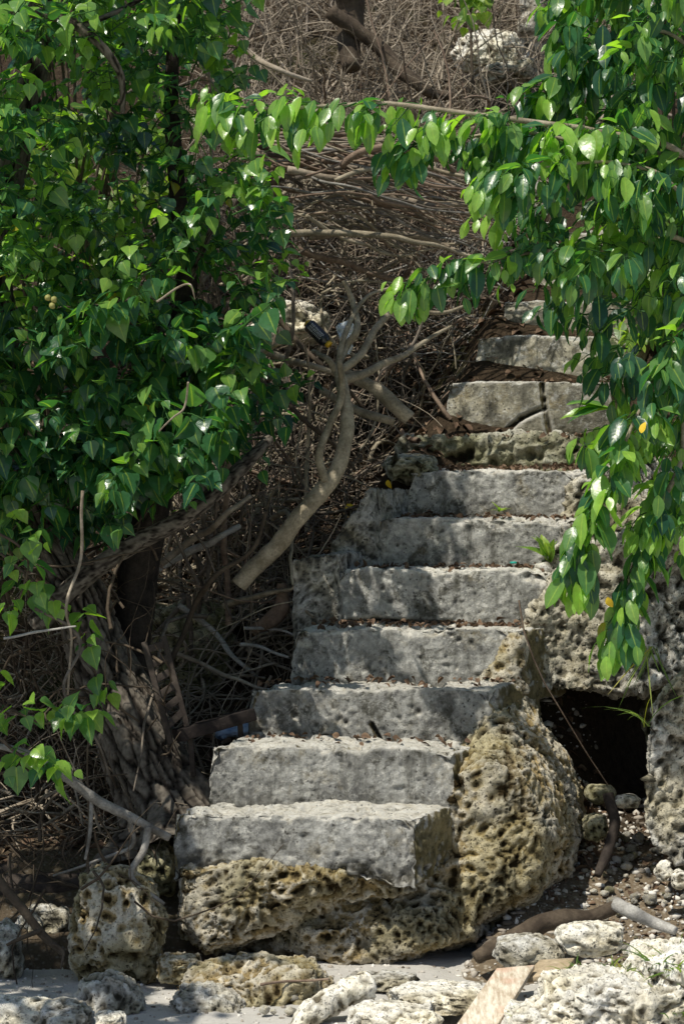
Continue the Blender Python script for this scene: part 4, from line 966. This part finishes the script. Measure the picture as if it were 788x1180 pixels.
def lathe(p, ax, prof, sides=24):
    ax = unit(np.asarray(ax, float)); pts = np.array([p+ax*h for h, r in prof]); R = np.array([r for h, r in prof]); V, Fc = tubes(pts[None], R[None], sides)
    return V, Fc
M['black'] = mat_plain('black_plastic', (.012, .012, .015), (.02, .02, .025), 10, .25, .5, .0005)
M['white'] = mat_plain('white_print', (.7, .7, .72), (.8, .8, .8), 10, .6, .3, .0002)
M['yellow'] = mat_plain('yellow_cap', (.6, .36, .02), (.7, .42, .03), 10, .4, .4, .0002)
M['blue'] = mat_plain('blue_plastic', (.10, .20, .42), (.45, .55, .68), 12, .3, .5, .004)
M['clear'] = (lambda t: (t.done((.75, .83, .88), .12, t.bump(t.noise(25, 3, .5), .01, .8), .5), setattr(t.b.inputs['Transmission Weight'], 'default_value', .6))[0])(NT('crushed_clear_plastic'))
p0 = W(356, 374, 8.35); axb = unit(W(382, 400, 8.3)-p0); sideb = unit(np.cross(axb, [0, -1, 0])); upb = np.cross(sideb, axb)
bt = empty('bottle', p0, 'black bottle with white lettering and yellow cap stuck in the branches', 'bottle')
V, Fc = lathe(p0, axb, [(0, .001), (.0, .024), (.004, .028), (.05, .028), (.10, .028), (.112, .022), (.118, .012), (.126, .012), (.1265, .001)]); bb_ = mk('body', V, Fc, M['black'], bt)
V, Fc = lathe(p0+axb*.119, axb, [(0, .001), (0, .015), (.014, .015), (.0145, .001)]); mk('cap', V, Fc, M['yellow'], bt)
V, Fc = lathe(p0-axb*.012, axb, [(0, .001), (0, .018), (.011, .018), (.012, .001)]); mk('base', V, Fc, M['yellow'], bt)
lt = TB(); g = np.random.default_rng(4)
for row, a0 in ((0, -.5), (1, -.1), (2, .3)):          # lines of small print wrapped round the bottle
    h = .018
    while h < .092:
        w = g.uniform(.002, .006)
        for part in range(2):
            aa = a0+part*.16; ps = np.array([[p0+axb*(h+w*u)+(upb*math.cos(th)+sideb*math.sin(th))*.0284 for th in (aa, aa+.12)] for u in (0, .45)]).reshape(-1, 3)
            lt.put(ps, [[0, 1, 3, 2]])
        h += w+.002
V, Fc = lt.arr(); mk('lettering', V, Fc, M['white'], bb_, smooth=False)
pc = W(398, 388, 8.75); V, Fc = ico(pc, (.06, .04, .13), 4, 77, .4, .3); V = V+vnormals(V, Fc)*(.02*ridged(V, 14, 2, 5))[:, None]
tag(mk('plastic_bottle', V, Fc, M['clear']), 'crushed clear plastic bottle in the branches right of the black bottle', 'bottle')
pc = W(268, 842, 7.95); V, Fc = ico(pc, (.15, .10, .05), 4, 78, .4, .3); V = V+vnormals(V, Fc)*(.018*ridged(V, 16, 2, 6))[:, None]
tag(mk('plastic_bag', V, Fc, M['blue']), 'blue and white plastic litter under the broken chair seat', 'litter')
# planks
def plank(label, pts, Y0, Y1, th=.018, mat='plank'):
    q = [W(x, y, Y) for (x, y), Y in zip(pts, (Y0, Y0, Y1, Y1))]
    V = np.array(q+[p-np.array([0, 0, th]) for p in q]); Fc = [[0, 1, 2, 3], [7, 6, 5, 4], [0, 4, 5, 1], [1, 5, 6, 2], [2, 6, 7, 3], [3, 7, 4, 0]]
    return tag(bevel_obj(mk('plank', V, Fc, M[mat], smooth=False), .003), label, 'plank')
M['plank2'] = (lambda t: t.done(t.mix(t.ramp(t.noise(7, 4, .6), (.54, 0.), (.66, .6)), t.mix(t.ramp(t.noise(1, 8, .7, 0, t.mapping((70, 5, 60))), (.38, 0.), (.6, 1.)), (.38, .30, .21), (.72, .65, .53)), (.55, .33, .23)), .8, t.bump(t.noise(50, 6, .7), .003, .8), .2))(NT('faded_painted_plank'))
plank('pale plank with faded red paint slanting out of the bottom edge', [(522, 1186), (570, 1186), (616, 1112), (572, 1116)], 6.0, 6.35, mat='plank2')
plank('short pale plank lying to the right of the painted one', [(600, 1128), (650, 1122), (662, 1104), (622, 1106)], 6.32, 6.45)
lt = TB()
V, Fc, C = leaves([W(592, 640, 8.0)], [(1, .2, .2)], [(0, -.3, 1)], [.035], OVAL, .3, .1, None, 1.4)
tag(mk('plastic_litter', *lathe(W(593, 650, 8.12)+np.array([0, .06, .0]), (0, 0, 1), [(0, .001), (0, .014), (.008, .014), (.009, .001)]), mat_plain('teal_plastic', (.02, .30, .25), (.03, .36, .30), 10, .4)), 'small teal piece of plastic on the tread of a dark step', 'litter')

# ------------------------------------------------------------------ camera, light
cam = bpy.data.cameras.new('camera'); co = bpy.data.objects.new('camera', cam); COL.objects.link(co); scene.camera = co
co.location = (0, 0, CAMZ); co.rotation_euler = (math.radians(90), 0, 0)
cam.sensor_fit = 'HORIZONTAL'; cam.sensor_width = 24.; cam.lens = 24*F/788; cam.clip_end = 300; cam.clip_start = .1
cam.dof.use_dof = True; cam.dof.focus_distance = 7.4; cam.dof.aperture_fstop = 7.1
SUN = Vector((-.34, -.38, .86)).normalized()
w = bpy.data.worlds.new('World'); scene.world = w; w.use_nodes = True; nt = w.node_tree
sky = nt.nodes.new('ShaderNodeTexSky'); sky.sky_type = 'NISHITA'; sky.sun_disc = False
sky.sun_elevation = math.asin(SUN.z); sky.sun_rotation = math.atan2(SUN.x, SUN.y)
nt.links.new(sky.outputs[0], nt.nodes['Background'].inputs[0]); nt.nodes['Background'].inputs[1].default_value = .10
sl = bpy.data.lights.new('sun', 'SUN'); sl.energy = 5.0; sl.angle = math.radians(.5); sl.color = (1, .95, .84)
so = bpy.data.objects.new('sun', sl); COL.objects.link(so); so.rotation_euler = SUN.to_track_quat('Z', 'Y').to_euler(); so.location = (-3, -2, 8)
scene.view_settings.view_transform = 'Standard'; scene.view_settings.look = 'None'; scene.view_settings.exposure = 0
